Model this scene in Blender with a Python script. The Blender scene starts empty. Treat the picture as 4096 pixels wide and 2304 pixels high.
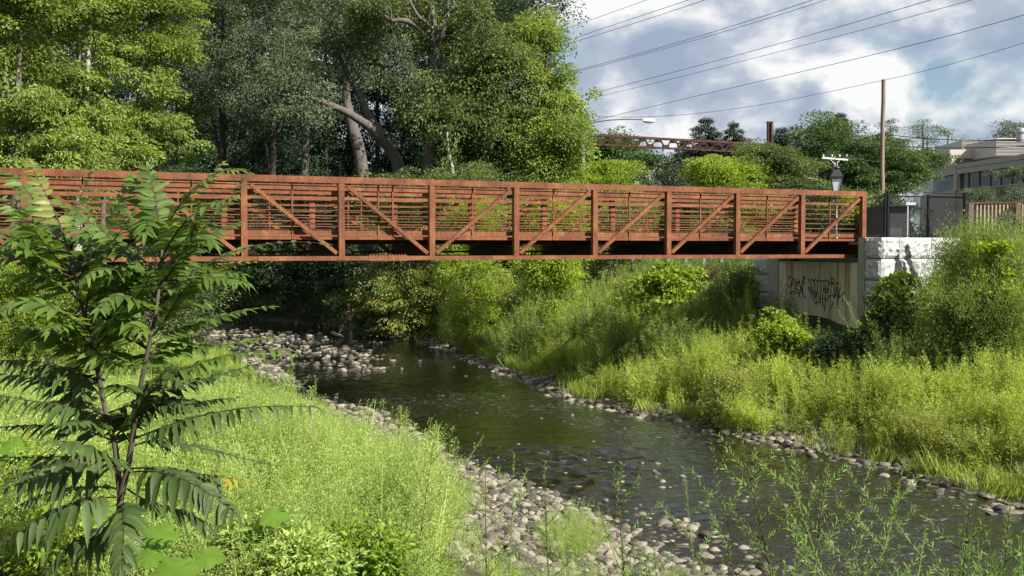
import bpy, math, random
import numpy as np
from mathutils import Vector, Matrix

# ---------------------------------------------------------------- camera, sky, sun, exposure
S = bpy.context.scene
COL = S.collection
CAM_Z = 4.5
F = 4142.0                      # focal length in pixels of the 4096 px wide photograph
PITCH = math.atan(162.0 / F)
cam_d = bpy.data.cameras.new('camera')
cam = bpy.data.objects.new('camera', cam_d); COL.objects.link(cam)
cam_d.sensor_width = 36.0; cam_d.lens = 36.0 * F / 4096.0
cam_d.clip_start = 0.1; cam_d.clip_end = 12000
cam.location = (0, 0, CAM_Z); cam.rotation_euler = (math.pi / 2 - PITCH, 0, 0)
S.camera = cam

SUN_EL, SUN_AZ = math.radians(37), math.radians(54)     # azimuth: from straight behind the camera towards its right
sun_dir = Vector((math.sin(SUN_AZ) * math.cos(SUN_EL), -math.cos(SUN_AZ) * math.cos(SUN_EL), math.sin(SUN_EL)))
sl = bpy.data.lights.new('sun', 'SUN'); sl.energy = 5.0; sl.angle = math.radians(0.5); sl.color = (1.0, 0.955, 0.87)
so = bpy.data.objects.new('sun', sl); COL.objects.link(so)
so.rotation_euler = sun_dir.to_track_quat('Z', 'Y').to_euler(); so.location = (30, -20, 40)

S.view_settings.view_transform = 'Standard'; S.view_settings.look = 'None'
S.view_settings.exposure = 1.32; S.view_settings.gamma = 1.0
S.view_settings.use_curve_mapping = False
S.render.engine = 'CYCLES'
cy = S.cycles
cy.max_bounces = 6; cy.diffuse_bounces = 2; cy.glossy_bounces = 3; cy.transmission_bounces = 3
cy.transparent_max_bounces = 8; cy.volume_bounces = 0; cy.caustics_reflective = False; cy.caustics_refractive = False
cy.use_denoising = True; cy.sample_clamp_indirect = 4.0

W = bpy.data.worlds.new('World'); S.world = W; W.use_nodes = True
wn, wl = W.node_tree.nodes, W.node_tree.links
wn.clear()
def N(nodes, typ, **kw):
    n = nodes.new(typ)
    for k, v in kw.items(): setattr(n, k, v)
    return n
def math_node(nodes, links, op, a, b=None, c=None, clamp=False):
    n = nodes.new('ShaderNodeMath'); n.operation = op; n.use_clamp = clamp
    for i, v in enumerate((a, b, c)):
        if v is None: continue
        if isinstance(v, (int, float)): n.inputs[i].default_value = v
        else: links.new(v, n.inputs[i])
    return n.outputs[0]
def ramp(nodes, links, fac, stops, interp='LINEAR'):
    n = nodes.new('ShaderNodeValToRGB'); n.color_ramp.interpolation = interp
    e = n.color_ramp.elements
    while len(e) < len(stops): e.new(0.5)
    for el, (p, c) in zip(e, stops):
        el.position = p; el.color = (c if len(c) == 4 else (*c, 1))
    links.new(fac, n.inputs[0]); return n.outputs[0]
def noise(nodes, links, vec, scale, detail=4, rough=0.55, dist=0.0):
    n = nodes.new('ShaderNodeTexNoise'); n.inputs['Scale'].default_value = scale
    n.inputs['Detail'].default_value = detail; n.inputs['Roughness'].default_value = rough
    n.inputs['Distortion'].default_value = dist
    if vec is not None: links.new(vec, n.inputs['Vector'])
    return n.outputs['Fac']
sky = N(wn, 'ShaderNodeTexSky', sky_type='NISHITA', sun_disc=False)
sky.sun_elevation = SUN_EL
sky.sun_rotation = math.atan2(sun_dir.x, sun_dir.y)
tc = N(wn, 'ShaderNodeTexCoord')
sep = N(wn, 'ShaderNodeSeparateXYZ'); wl.new(tc.outputs['Generated'], sep.inputs[0])
zz = math_node(wn, wl, 'MAXIMUM', sep.outputs[2], 0.0)
zz = math_node(wn, wl, 'ADD', zz, 0.55)
cx_ = math_node(wn, wl, 'DIVIDE', sep.outputs[0], zz)
cy_ = math_node(wn, wl, 'DIVIDE', sep.outputs[1], zz)
cmb = N(wn, 'ShaderNodeCombineXYZ'); wl.new(cx_, cmb.inputs[0]); wl.new(cy_, cmb.inputs[1])
cmb.inputs[2].default_value = 3.7
n_big = noise(wn, wl, cmb.outputs[0], 3.4, 7, 0.54, 0.2)
n_shade = noise(wn, wl, cmb.outputs[0], 6.2, 9, 0.54, 0.2)
mask = ramp(wn, wl, n_big, [(0.345, (0, 0, 0)), (0.425, (1, 1, 1))])
ccol = ramp(wn, wl, n_shade, [(0.38, (0.165, 0.20, 0.26)), (0.47, (0.225, 0.258, 0.305)), (0.52, (0.33, 0.35, 0.372)), (0.575, (0.44, 0.445, 0.445))])
bg1 = N(wn, 'ShaderNodeBackground'); wl.new(sky.outputs[0], bg1.inputs[0]); bg1.inputs[1].default_value = 0.05
bg2 = N(wn, 'ShaderNodeBackground'); wl.new(ccol, bg2.inputs[0]); bg2.inputs[1].default_value = 0.88
mx = N(wn, 'ShaderNodeMixShader'); wl.new(mask, mx.inputs[0]); wl.new(bg1.outputs[0], mx.inputs[1]); wl.new(bg2.outputs[0], mx.inputs[2])
wo = N(wn, 'ShaderNodeOutputWorld'); wl.new(mx.outputs[0], wo.inputs[0])

# ---------------------------------------------------------------- helpers
CPI, SPI = math.cos(PITCH), math.sin(PITCH)
def ray(px, py):
    u = (px - 2048) / F; v = (1152 - py) / F
    return Vector((u, CPI + v * SPI, v * CPI - SPI))
def at(px, py, Y):                       # point seen at (px, py) of the photograph, Y metres in front of the camera
    r = ray(px, py); t = Y / r.y
    return Vector((r.x * t, Y, CAM_Z + r.z * t))
def fat(px, py, Y): return at(px * 1.59, py * 1.59, Y)
def ground_at(px, py, z=0.0):
    r = ray(px, py); t = (z - CAM_Z) / r.z
    return (r.x * t, r.y * t)

MATS = {}
def new_mat(name):
    m = bpy.data.materials.new(name); m.use_nodes = True; n, l = m.node_tree.nodes, m.node_tree.links
    n.clear(); out = n.new('ShaderNodeOutputMaterial'); MATS[name] = m
    return m, n, l, out
def principled(n, l, out, col, rough=0.7, metal=0.0, spec=0.3):
    b = n.new('ShaderNodeBsdfPrincipled')
    if isinstance(col, tuple): b.inputs['Base Color'].default_value = (*col, 1)
    else: l.new(col, b.inputs['Base Color'])
    if isinstance(rough, (int, float)): b.inputs['Roughness'].default_value = rough
    else: l.new(rough, b.inputs['Roughness'])
    b.inputs['Metallic'].default_value = metal; b.inputs['Specular IOR Level'].default_value = spec
    l.new(b.outputs[0], out.inputs[0]); return b
def coords(n, kind='Object'):
    return n.new('ShaderNodeTexCoord').outputs[kind]
def bump(n, l, h, b, strength=0.3, dist=0.02):
    k = n.new('ShaderNodeBump'); k.inputs['Strength'].default_value = strength; k.inputs['Distance'].default_value = dist
    l.new(h, k.inputs['Height']); l.new(k.outputs[0], b.inputs['Normal']); return k

def leaf_mat(name, dark, light, yellow=None, trans=0.4, rough=0.5, nscale=0.35, tboost=1.25):
    m, n, l, out = new_mat(name)
    g = n.new('ShaderNodeNewGeometry')
    big = noise(n, l, g.outputs['Position'], nscale, 3, 0.6)
    f = math_node(n, l, 'MULTIPLY', g.outputs['Random Per Island'], 0.55)
    f2 = math_node(n, l, 'MULTIPLY_ADD', big, 1.1, -0.3)
    f = math_node(n, l, 'ADD', f, f2, clamp=True)
    stops = [(0.1, dark), (0.85, light)]
    if yellow: stops = [(0.08, dark), (0.7, light), (1.0, yellow)]
    c = ramp(n, l, f, stops)
    b = n.new('ShaderNodeBsdfPrincipled'); l.new(c, b.inputs['Base Color'])
    b.inputs['Roughness'].default_value = rough; b.inputs['Specular IOR Level'].default_value = 0.28
    t = n.new('ShaderNodeBsdfTranslucent')
    tm = n.new('ShaderNodeMix'); tm.data_type = 'RGBA'; tm.blend_type = 'MULTIPLY'; tm.inputs[0].default_value = 1.0
    l.new(c, tm.inputs[6]); tm.inputs[7].default_value = (tboost * 1.15, tboost * 1.1, tboost * 0.5, 1)
    l.new(tm.outputs[2], t.inputs[0])
    mxs = n.new('ShaderNodeMixShader'); mxs.inputs[0].default_value = trans
    l.new(b.outputs[0], mxs.inputs[1]); l.new(t.outputs[0], mxs.inputs[2]); l.new(mxs.outputs[0], out.inputs[0])
    return m

class Geo:
    def __init__(s): s.V = []; s.F = {3: [], 4: []}; s.n = 0
    def add(s, V, Fc):
        V = np.asarray(V, float).reshape(-1, 3)
        Fc = np.asarray(Fc, np.int64)
        s.V.append(V); s.F[Fc.shape[1]].append(Fc + s.n); s.n += len(V)
    def merge(s, o):
        b = s.n
        for v in o.V: s.V.append(v)
        for k in (3, 4):
            for f in o.F[k]: s.F[k].append(f + b)
        s.n += o.n
    def arrays(s):
        V = np.concatenate(s.V) if s.V else np.zeros((0, 3))
        return V, {k: (np.concatenate(s.F[k]) if s.F[k] else np.zeros((0, k), np.int64)) for k in (3, 4)}
    def mesh(s, name, mat=None, smooth=False):
        V, Fs = s.arrays(); me = bpy.data.meshes.new(name)
        nf = len(Fs[3]) + len(Fs[4])
        loops = np.concatenate([Fs[4].ravel(), Fs[3].ravel()]).astype(np.int32)
        tot = np.concatenate([np.full(len(Fs[4]), 4), np.full(len(Fs[3]), 3)]).astype(np.int32)
        st = np.concatenate([[0], np.cumsum(tot)[:-1]]).astype(np.int32) if nf else np.zeros(0, np.int32)
        me.vertices.add(len(V)); me.vertices.foreach_set('co', V.astype(np.float32).ravel())
        me.loops.add(len(loops)); me.loops.foreach_set('vertex_index', loops)
        me.polygons.add(nf); me.polygons.foreach_set('loop_start', st); me.polygons.foreach_set('loop_total', tot)
        me.polygons.foreach_set('use_smooth', np.full(nf, bool(smooth)))
        me.update(calc_edges=True)
        if mat is not None: me.materials.append(mat if not isinstance(mat, str) else MATS[mat])
        return me
    def obj(s, name, mat, parent=None, smooth=False, loc=None):
        o = bpy.data.objects.new(name, s.mesh(name, mat, smooth)); COL.objects.link(o)
        if loc is not None: o.location = loc
        if parent is not None: o.parent = parent
        return o

def tag(o, label=None, cat=None, group=None, kind=None):
    if label: o['label'] = label
    if cat: o['category'] = cat
    if group: o['group'] = group
    if kind: o['kind'] = kind
    return o
def thing(name, label, cat, loc=(0, 0, 0), group=None, rz=0.0):
    o = bpy.data.objects.new(name, None); COL.objects.link(o); o.location = loc; o.rotation_euler = (0, 0, rz)
    o.empty_display_size = 0.3
    return tag(o, label, cat, group)

def tube(G, pts, radii, sides=6, cap=True):
    P = np.array([tuple(p) for p in pts], float); n = len(P)
    R = np.full(n, radii, float) if np.isscalar(radii) else np.asarray(radii, float)
    T = np.gradient(P, axis=0); T /= np.linalg.norm(T, axis=1, keepdims=True) + 1e-9
    ref = np.array([0, 0, 1.0]) if abs(T[:, 2]).mean() < 0.8 else np.array([1.0, 0, 0])
    A = np.cross(T, ref); A /= np.linalg.norm(A, axis=1, keepdims=True) + 1e-9
    B = np.cross(T, A)
    th = np.linspace(0, 2 * np.pi, sides, endpoint=False)
    V = (P[:, None, :] + R[:, None, None] * (np.cos(th)[None, :, None] * A[:, None, :] + np.sin(th)[None, :, None] * B[:, None, :])).reshape(-1, 3)
    i = np.arange(n - 1)[:, None] * sides; j = np.arange(sides)[None, :]; k = (j + 1) % sides
    Q = np.stack([i + j, i + k, i + sides + k, i + sides + j], -1).reshape(-1, 4)
    G.add(V, Q)
    if cap:
        for e, c in ((0, P[0]), (n - 1, P[-1])):
            VV = np.vstack([V[e * sides:(e + 1) * sides], c]); ff = [[a, (a + 1) % sides, sides] for a in range(sides)]
            G.add(VV, ff)
def box(G, c, size, ax=None):
    """box centred at c; ax = 3 unit vectors"""
    c = np.array(tuple(c), float); sx, sy, sz = [v / 2 for v in size]
    A = np.eye(3) if ax is None else np.array([tuple(a) for a in ax], float)
    s = np.array([[-1, -1, -1], [1, -1, -1], [1, 1, -1], [-1, 1, -1], [-1, -1, 1], [1, -1, 1], [1, 1, 1], [-1, 1, 1]], float) * [sx, sy, sz]
    G.add(c + s @ A, [[0, 3, 2, 1], [4, 5, 6, 7], [0, 1, 5, 4], [1, 2, 6, 5], [2, 3, 7, 6], [3, 0, 4, 7]])
def bar(G, a, b, w, h, up=(0, 0, 1)):
    a, b = Vector(a), Vector(b); d = (b - a); L = d.length; d.normalize()
    s = d.cross(Vector(up)); s.normalize(); u = s.cross(d)
    box(G, (a + b) / 2, (L, w, h), (d, s, u))

def unit(v): return v / (np.linalg.norm(v, axis=-1, keepdims=True) + 1e-9)
def leaves(G, P, D, Nn, L, Wd, fold=0.25):
    """rhombic leaves: base P, direction D, rough normal Nn; all (n,3)"""
    n = len(P); D = unit(D); Sd = unit(np.cross(D, Nn)); U = np.cross(Sd, D)
    L = np.broadcast_to(np.asarray(L, float), (n,))[:, None]; Wd = np.broadcast_to(np.asarray(Wd, float), (n,))[:, None]
    v0 = P; v2 = P + D * L
    v1 = P + D * L * 0.45 + Sd * Wd * 0.5 + U * Wd * fold; v3 = P + D * L * 0.45 - Sd * Wd * 0.5 + U * Wd * fold
    V = np.stack([v0, v1, v2, v3], 1).reshape(-1, 3)
    G.add(V, np.arange(n * 4).reshape(-1, 4))
def rand_dirs(rng, n):
    v = rng.normal(size=(n, 3)); return unit(v)

# ---------------------------------------------------------------- materials
def mk_rust(name, tint=1.0):
    m, n, l, out = new_mat(name); co = coords(n)
    a = noise(n, l, co, 1.6, 5, 0.65, 0.4); b_ = noise(n, l, co, 22, 5, 0.7)
    mp = n.new('ShaderNodeMapping'); mp.inputs['Scale'].default_value = (9, 9, 0.7); l.new(co, mp.inputs[0])
    st = noise(n, l, mp.outputs[0], 2.2, 4, 0.65)
    f = math_node(n, l, 'ADD', math_node(n, l, 'MULTIPLY', a, 0.5), math_node(n, l, 'MULTIPLY', b_, 0.28))
    f = math_node(n, l, 'ADD', f, math_node(n, l, 'MULTIPLY', st, 0.3))
    c = ramp(n, l, f, [(0.38, (0.045 * tint, 0.018 * tint, 0.010 * tint)), (0.49, (0.105 * tint, 0.036 * tint, 0.016 * tint)), (0.58, (0.150 * tint, 0.055 * tint, 0.023 * tint)), (0.69, (0.23 * tint, 0.100 * tint, 0.044 * tint))])
    b = principled(n, l, out, c, 0.8, 0.0, 0.25); bump(n, l, b_, b, 0.25, 0.004)
mk_rust('rust'); mk_rust('rust_dark', 0.45); mk_rust('rust_shaded', 0.12)  # darkest copy paints the shade under the deck into the steel colour

def simple(name, c1, c2, scale=8, rough=0.7, metal=0, spec=0.3, bstr=0.2, bdist=0.01, stretch=None, detail=5):
    m, n, l, out = new_mat(name); co = coords(n)
    if stretch:
        mp = n.new('ShaderNodeMapping'); mp.inputs['Scale'].default_value = stretch; l.new(co, mp.inputs[0]); co = mp.outputs[0]
    f = noise(n, l, co, scale, detail, 0.62)
    c = ramp(n, l, f, [(0.3, c1), (0.7, c2)])
    b = principled(n, l, out, c, rough, metal, spec); bump(n, l, f, b, bstr, bdist); return m
simple('bark_grey', (0.0375, 0.0338, 0.0285), (0.1425, 0.1275, 0.1087), 7, 0.9, stretch=(3, 3, 0.6), bstr=0.8, bdist=0.05)
simple('bark_pale', (0.154, 0.147, 0.119), (0.336, 0.322, 0.266), 5, 0.85, stretch=(2, 2, 1), bstr=0.3)
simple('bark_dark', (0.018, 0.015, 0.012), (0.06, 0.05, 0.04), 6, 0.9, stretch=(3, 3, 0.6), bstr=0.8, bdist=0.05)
simple('stem_green', (0.07, 0.10, 0.03), (0.16, 0.20, 0.06), 9, 0.7)
simple('stem_dark', (0.02, 0.014, 0.012), (0.06, 0.035, 0.03), 9, 0.6)
simple('stem_heaven', (0.035, 0.03, 0.018), (0.085, 0.08, 0.045), 6, 0.8)
simple('stem_brown', (0.05, 0.03, 0.025), (0.16, 0.11, 0.07), 5, 0.8)
simple('wood_pole', (0.12, 0.0863, 0.06), (0.24, 0.1875, 0.135), 3, 0.85, stretch=(8, 8, 0.4), bstr=0.4)
simple('wood_pole_grey', (0.136, 0.124, 0.104), (0.272, 0.256, 0.224), 3, 0.85, stretch=(8, 8, 0.4), bstr=0.4)
simple('wood_fence', (0.078, 0.051, 0.033), (0.162, 0.114, 0.078), 4, 0.85, stretch=(6, 6, 0.6), bstr=0.3)
simple('wood_pale', (0.238, 0.189, 0.126), (0.35, 0.294, 0.21), 4, 0.85, stretch=(6, 6, 0.6), bstr=0.3)
simple('black_metal', (0.006, 0.006, 0.008), (0.014, 0.014, 0.016), 12, 0.65, 0.0, 0.12)
simple('chainlink', (0.02, 0.02, 0.022), (0.05, 0.05, 0.055), 12, 0.5, 0.0, 0.35)
simple('galv', (0.24, 0.248, 0.256), (0.36, 0.368, 0.376), 12, 0.45, 0.6)
simple('white_metal', (0.55, 0.56, 0.57), (0.72, 0.73, 0.74), 12, 0.4)
simple('wire', (0.02, 0.02, 0.024), (0.04, 0.04, 0.045), 12, 0.6)
simple('lamp_black', (0.018, 0.021, 0.025), (0.04, 0.045, 0.05), 12, 0.35, 0, 0.5)
simple('lamp_glass', (0.55, 0.57, 0.60), (0.66, 0.68, 0.70), 6, 0.25)
simple('gantry_rust', (0.0225, 0.009, 0.007), (0.06, 0.0225, 0.016), 5, 0.85)
simple('asphalt', (0.045, 0.045, 0.045), (0.075, 0.073, 0.07), 30, 0.9)
simple('stucco', (0.2904, 0.264, 0.2332), (0.3432, 0.3168, 0.2816), 1.2, 0.85)
simple('stucco_pale', (0.352, 0.3168, 0.2728), (0.4048, 0.3696, 0.3168), 1.2, 0.85)
simple('louvre', (0.3, 0.2925, 0.27), (0.375, 0.3675, 0.345), 3, 0.6)
simple('window_frame', (0.04, 0.045, 0.045), (0.065, 0.07, 0.07), 4, 0.5)
simple('dark_wall', (0.0175, 0.0175, 0.021), (0.0325, 0.0325, 0.035), 2, 0.8)
simple('white_paint', (0.496, 0.496, 0.48), (0.576, 0.576, 0.56), 2, 0.7)
simple('roof_shingle', (0.112, 0.098, 0.091), (0.175, 0.154, 0.14), 9, 0.9)
simple('driftwood', (0.24, 0.2025, 0.1575), (0.4125, 0.3675, 0.3), 6, 0.85, stretch=(1, 1, 1))
simple('twig', (0.20, 0.17, 0.14), (0.36, 0.32, 0.27), 6, 0.85)
simple('paint_black', (0.006, 0.006, 0.009), (0.018, 0.018, 0.022), 20, 0.55)
simple('chrome_lid', (0.5, 0.5, 0.5), (0.6, 0.6, 0.6), 5, 0.3)
m, n, l, out = new_mat('win_glass'); co = coords(n)
c = ramp(n, l, noise(n, l, co, 0.35, 3, 0.5), [(0.35, (0.008, 0.014, 0.014)), (0.65, (0.04, 0.065, 0.06))]); principled(n, l, out, c, 0.15, 0, 0.35)
m, n, l, out = new_mat('win_glass_pale'); co = coords(n)
c = ramp(n, l, noise(n, l, co, 0.5, 3, 0.5), [(0.35, (0.10, 0.13, 0.14)), (0.65, (0.16, 0.20, 0.21))]); principled(n, l, out, c, 0.12, 0, 0.7)

# stone: shade differs from stone to stone
def stone_mat(name, stops, rough=0.75, bs=0.5):
    m, n, l, out = new_mat(name); g = n.new('ShaderNodeNewGeometry'); oi = n.new('ShaderNodeObjectInfo')
    r = math_node(n, l, 'FRACT', math_node(n, l, 'ADD', g.outputs['Random Per Island'], math_node(n, l, 'MULTIPLY', oi.outputs['Random'], 7.3)))
    fine = noise(n, l, g.outputs['Position'], 26, 5, 0.7)
    f = math_node(n, l, 'ADD', math_node(n, l, 'MULTIPLY', r, 0.75), math_node(n, l, 'MULTIPLY', fine, 0.35))
    c = ramp(n, l, f, stops)
    b = principled(n, l, out, c, rough, 0, 0.3); bump(n, l, fine, b, bs, 0.012)
stone_mat('stone', [(0.05, (0.022, 0.020, 0.016)), (0.35, (0.06, 0.052, 0.040)), (0.6, (0.125, 0.108, 0.08)), (0.8, (0.225, 0.20, 0.152)), (0.97, (0.14, 0.112, 0.085))])
stone_mat('stone_dark', [(0.05, (0.04, 0.038, 0.035)), (0.6, (0.12, 0.11, 0.10)), (1.0, (0.2, 0.185, 0.165))])

# concrete
m, n, l, out = new_mat('concrete'); co = coords(n)
mp = n.new('ShaderNodeMapping'); mp.inputs['Scale'].default_value = (3.2, 3.2, 0.16); l.new(co, mp.inputs[0])
st = noise(n, l, mp.outputs[0], 1.6, 5, 0.6); fi = noise(n, l, co, 14, 5, 0.65)
c = ramp(n, l, math_node(n, l, 'ADD', math_node(n, l, 'MULTIPLY', st, 0.75), math_node(n, l, 'MULTIPLY', fi, 0.25)), [(0.36, (0.34, 0.28, 0.17)), (0.47, (0.47, 0.43, 0.32)), (0.58, (0.52, 0.495, 0.41))])
mp2 = n.new('ShaderNodeMapping'); mp2.inputs['Scale'].default_value = (5.5, 5.5, 0.10); l.new(co, mp2.inputs[0])
st2 = noise(n, l, mp2.outputs[0], 1.3, 3, 0.5)
sepz = n.new('ShaderNodeSeparateXYZ'); l.new(co, sepz.inputs[0])
zf = math_node(n, l, 'MULTIPLY_ADD', sepz.outputs[2], 0.55, -1.15, clamp=True)      # run-off rust is heaviest below the bearing seat
rm = math_node(n, l, 'MULTIPLY', ramp(n, l, st2, [(0.50, (0, 0, 0)), (0.60, (1, 1, 1))]), zf)
mxc = n.new('ShaderNodeMix'); mxc.data_type = 'RGBA'; l.new(rm, mxc.inputs[0]); l.new(c, mxc.inputs[6]); mxc.inputs[7].default_value = (0.30, 0.17, 0.06, 1)
b = principled(n, l, out, mxc.outputs[2], 0.85); bump(n, l, fi, b, 0.15, 0.01)
simple('concrete_plain', (0.2261, 0.2261, 0.2082), (0.2975, 0.2916, 0.2677), 5, 0.85)
simple('block', (0.289, 0.289, 0.2818), (0.4335, 0.4335, 0.419), 9, 0.85, bstr=0.7, bdist=0.03)

# earth
m, n, l, out = new_mat('earth'); g = n.new('ShaderNodeNewGeometry'); P_ = g.outputs['Position']
a = noise(n, l, P_, 0.5, 5, 0.6); b_ = noise(n, l, P_, 9, 6, 0.7)
v = n.new('ShaderNodeTexVoronoi'); v.inputs['Scale'].default_value = 7.5; l.new(P_, v.inputs['Vector'])
gz = n.new('ShaderNodeSeparateXYZ'); l.new(P_, gz.inputs[0])
low = math_node(n, l, 'MULTIPLY_ADD', gz.outputs[2], -2.2, 1.0, clamp=True)
soil = ramp(n, l, math_node(n, l, 'ADD', math_node(n, l, 'MULTIPLY', a, 0.6), math_node(n, l, 'MULTIPLY', b_, 0.4)), [(0.35, (0.022, 0.024, 0.012)), (0.6, (0.055, 0.062, 0.025)), (0.75, (0.09, 0.10, 0.035))])
peb = ramp(n, l, math_node(n, l, 'ADD', math_node(n, l, 'MULTIPLY', v.outputs['Color'], 0.55), math_node(n, l, 'MULTIPLY', b_, 0.5)), [(0.25, (0.035, 0.03, 0.022)), (0.6, (0.13, 0.115, 0.085)), (0.85, (0.24, 0.22, 0.17))])
mxe = n.new('ShaderNodeMix'); mxe.data_type = 'RGBA'; l.new(low, mxe.inputs[0]); l.new(soil, mxe.inputs[6]); l.new(peb, mxe.inputs[7])
b = principled(n, l, out, mxe.outputs[2], 0.9, 0, 0.15); bump(n, l, v.outputs['Distance'], b, 0.6, 0.05)

# river water
m, n, l, out = new_mat('river_water'); g = n.new('ShaderNodeNewGeometry')
mp = n.new('ShaderNodeMapping'); l.new(g.outputs['Position'], mp.inputs[0]); mp.inputs['Rotation'].default_value = (0, 0, math.radians(20)); mp.inputs['Scale'].default_value = (1.0, 0.9, 1)
w1 = noise(n, l, mp.outputs[0], 2.6, 5, 0.66, 0.9); w2 = noise(n, l, mp.outputs[0], 8, 4, 0.7, 0.8)
patch = noise(n, l, g.outputs['Position'], 0.22, 2, 0.5)
pm = ramp(n, l, patch, [(0.38, (0.25, 0.25, 0.25)), (0.62, (1, 1, 1))])
h = math_node(n, l, 'MULTIPLY', math_node(n, l, 'ADD', w1, math_node(n, l, 'MULTIPLY', w2, 0.4)), pm)
bp = n.new('ShaderNodeBump'); bp.inputs['Strength'].default_value = 1.0; bp.inputs['Distance'].default_value = 0.035; l.new(h, bp.inputs['Height'])
fr = n.new('ShaderNodeFresnel'); fr.inputs[0].default_value = 1.42; l.new(bp.outputs[0], fr.inputs['Normal'])
gl = n.new('ShaderNodeBsdfGlossy'); gl.inputs['Roughness'].default_value = 0.035; gl.inputs['Color'].default_value = (0.95, 0.97, 1, 1); l.new(bp.outputs[0], gl.inputs['Normal'])
tr = n.new('ShaderNodeBsdfTransparent'); tr.inputs[0].default_value = (0.46, 0.37, 0.22, 1)
df = n.new('ShaderNodeBsdfDiffuse'); df.inputs[0].default_value = (0.014, 0.013, 0.008, 1)
m1 = n.new('ShaderNodeMixShader'); m1.inputs[0].default_value = 0.42; l.new(tr.outputs[0], m1.inputs[1]); l.new(df.outputs[0], m1.inputs[2])
m2 = n.new('ShaderNodeMixShader'); l.new(fr.outputs[0], m2.inputs[0]); l.new(m1.outputs[0], m2.inputs[1]); l.new(gl.outputs[0], m2.inputs[2])
fm = n.new('ShaderNodeMapping'); l.new(g.outputs['Position'], fm.inputs[0]); fm.inputs['Rotation'].default_value = (0, 0, math.radians(-38)); fm.inputs['Scale'].default_value = (1.0, 3.2, 1)
fo = noise(n, l, fm.outputs[0], 5.5, 5, 0.72, 0.8)
fk = math_node(n, l, 'MULTIPLY', ramp(n, l, fo, [(0.61, (0, 0, 0)), (0.66, (1, 1, 1))]), math_node(n, l, 'MULTIPLY', ramp(n, l, patch, [(0.42, (0, 0, 0)), (0.58, (1, 1, 1))]), .75))  # pale flecks: foam plus ripple glints painted in as diffuse colour
fd = n.new('ShaderNodeBsdfDiffuse'); fd.inputs[0].default_value = (0.34, 0.36, 0.37, 1)
m3 = n.new('ShaderNodeMixShader'); l.new(fk, m3.inputs[0]); l.new(m2.outputs[0], m3.inputs[1]); l.new(fd.outputs[0], m3.inputs[2])
l.new(m3.outputs[0], out.inputs[0])

# foliage
leaf_mat('leaf_maple', (0.064, 0.105, 0.023), (0.218, 0.300, 0.059), (0.347, 0.410, 0.094), 0.42)
leaf_mat('leaf_oak', (0.036, 0.055, 0.030), (0.119, 0.160, 0.083), (0.210, 0.260, 0.151), 0.3)
leaf_mat('leaf_grove', (0.041, 0.066, 0.023), (0.137, 0.185, 0.058), (0.218, 0.265, 0.083), 0.37)
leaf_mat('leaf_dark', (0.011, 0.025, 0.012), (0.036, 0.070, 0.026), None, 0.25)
leaf_mat('leaf_far', (0.032, 0.065, 0.026), (0.091, 0.155, 0.048), (0.137, 0.200, 0.066), 0.3, nscale=0.2)
leaf_mat('leaf_far_grey', (0.046, 0.065, 0.043), (0.109, 0.145, 0.088), None, 0.3)
leaf_mat('needle', (0.020, 0.035, 0.026), (0.059, 0.080, 0.054), None, 0.2)
leaf_mat('leaf_bright', (0.10, 0.16, 0.02), (0.24, 0.34, 0.045), (0.38, 0.44, 0.07), 0.48)
leaf_mat('leaf_yellow', (0.12, 0.18, 0.02), (0.26, 0.36, 0.04), (0.36, 0.42, 0.06), 0.5)
leaf_mat('leaf_willow', (0.09, 0.12, 0.03), (0.27, 0.31, 0.075), (0.44, 0.45, 0.13), 0.42)
leaf_mat('leaf_rusty', (0.09, 0.075, 0.05), (0.22, 0.16, 0.10), (0.32, 0.24, 0.15), 0.3)
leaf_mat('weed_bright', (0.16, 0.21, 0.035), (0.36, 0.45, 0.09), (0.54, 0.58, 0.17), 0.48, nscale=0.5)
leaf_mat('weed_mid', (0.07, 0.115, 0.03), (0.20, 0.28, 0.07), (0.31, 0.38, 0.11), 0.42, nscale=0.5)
leaf_mat('weed_near', (0.14, 0.20, 0.05), (0.34, 0.45, 0.12), (0.55, 0.62, 0.24), 0.46, nscale=0.8)
leaf_mat('grass_leaf', (0.12, 0.17, 0.03), (0.28, 0.36, 0.07), (0.42, 0.47, 0.13), 0.45, nscale=0.9)
leaf_mat('weed_straw', (0.28, 0.24, 0.15), (0.42, 0.38, 0.26), None, 0.35)
leaf_mat('horseweed_leaf', (0.086, 0.155, 0.036), (0.189, 0.310, 0.062), (0.292, 0.420, 0.091), 0.45, nscale=2.0)
leaf_mat('broad_leaf', (0.091, 0.170, 0.020), (0.173, 0.290, 0.037), None, 0.5, nscale=2.0)
# tree of heaven leaflets: slightly waxy, pale midrib showing through the translucency
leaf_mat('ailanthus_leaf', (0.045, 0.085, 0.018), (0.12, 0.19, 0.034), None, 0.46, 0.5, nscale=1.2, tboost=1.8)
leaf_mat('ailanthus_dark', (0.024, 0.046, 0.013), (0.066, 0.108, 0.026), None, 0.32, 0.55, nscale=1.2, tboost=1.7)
leaf_mat('ailanthus_young', (0.10, 0.12, 0.03), (0.20, 0.22, 0.05), None, 0.45, 0.4, nscale=2)
leaf_mat('ailanthus_yellow', (0.20, 0.17, 0.02), (0.36, 0.30, 0.03), None, 0.45, 0.45, nscale=2)

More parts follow.
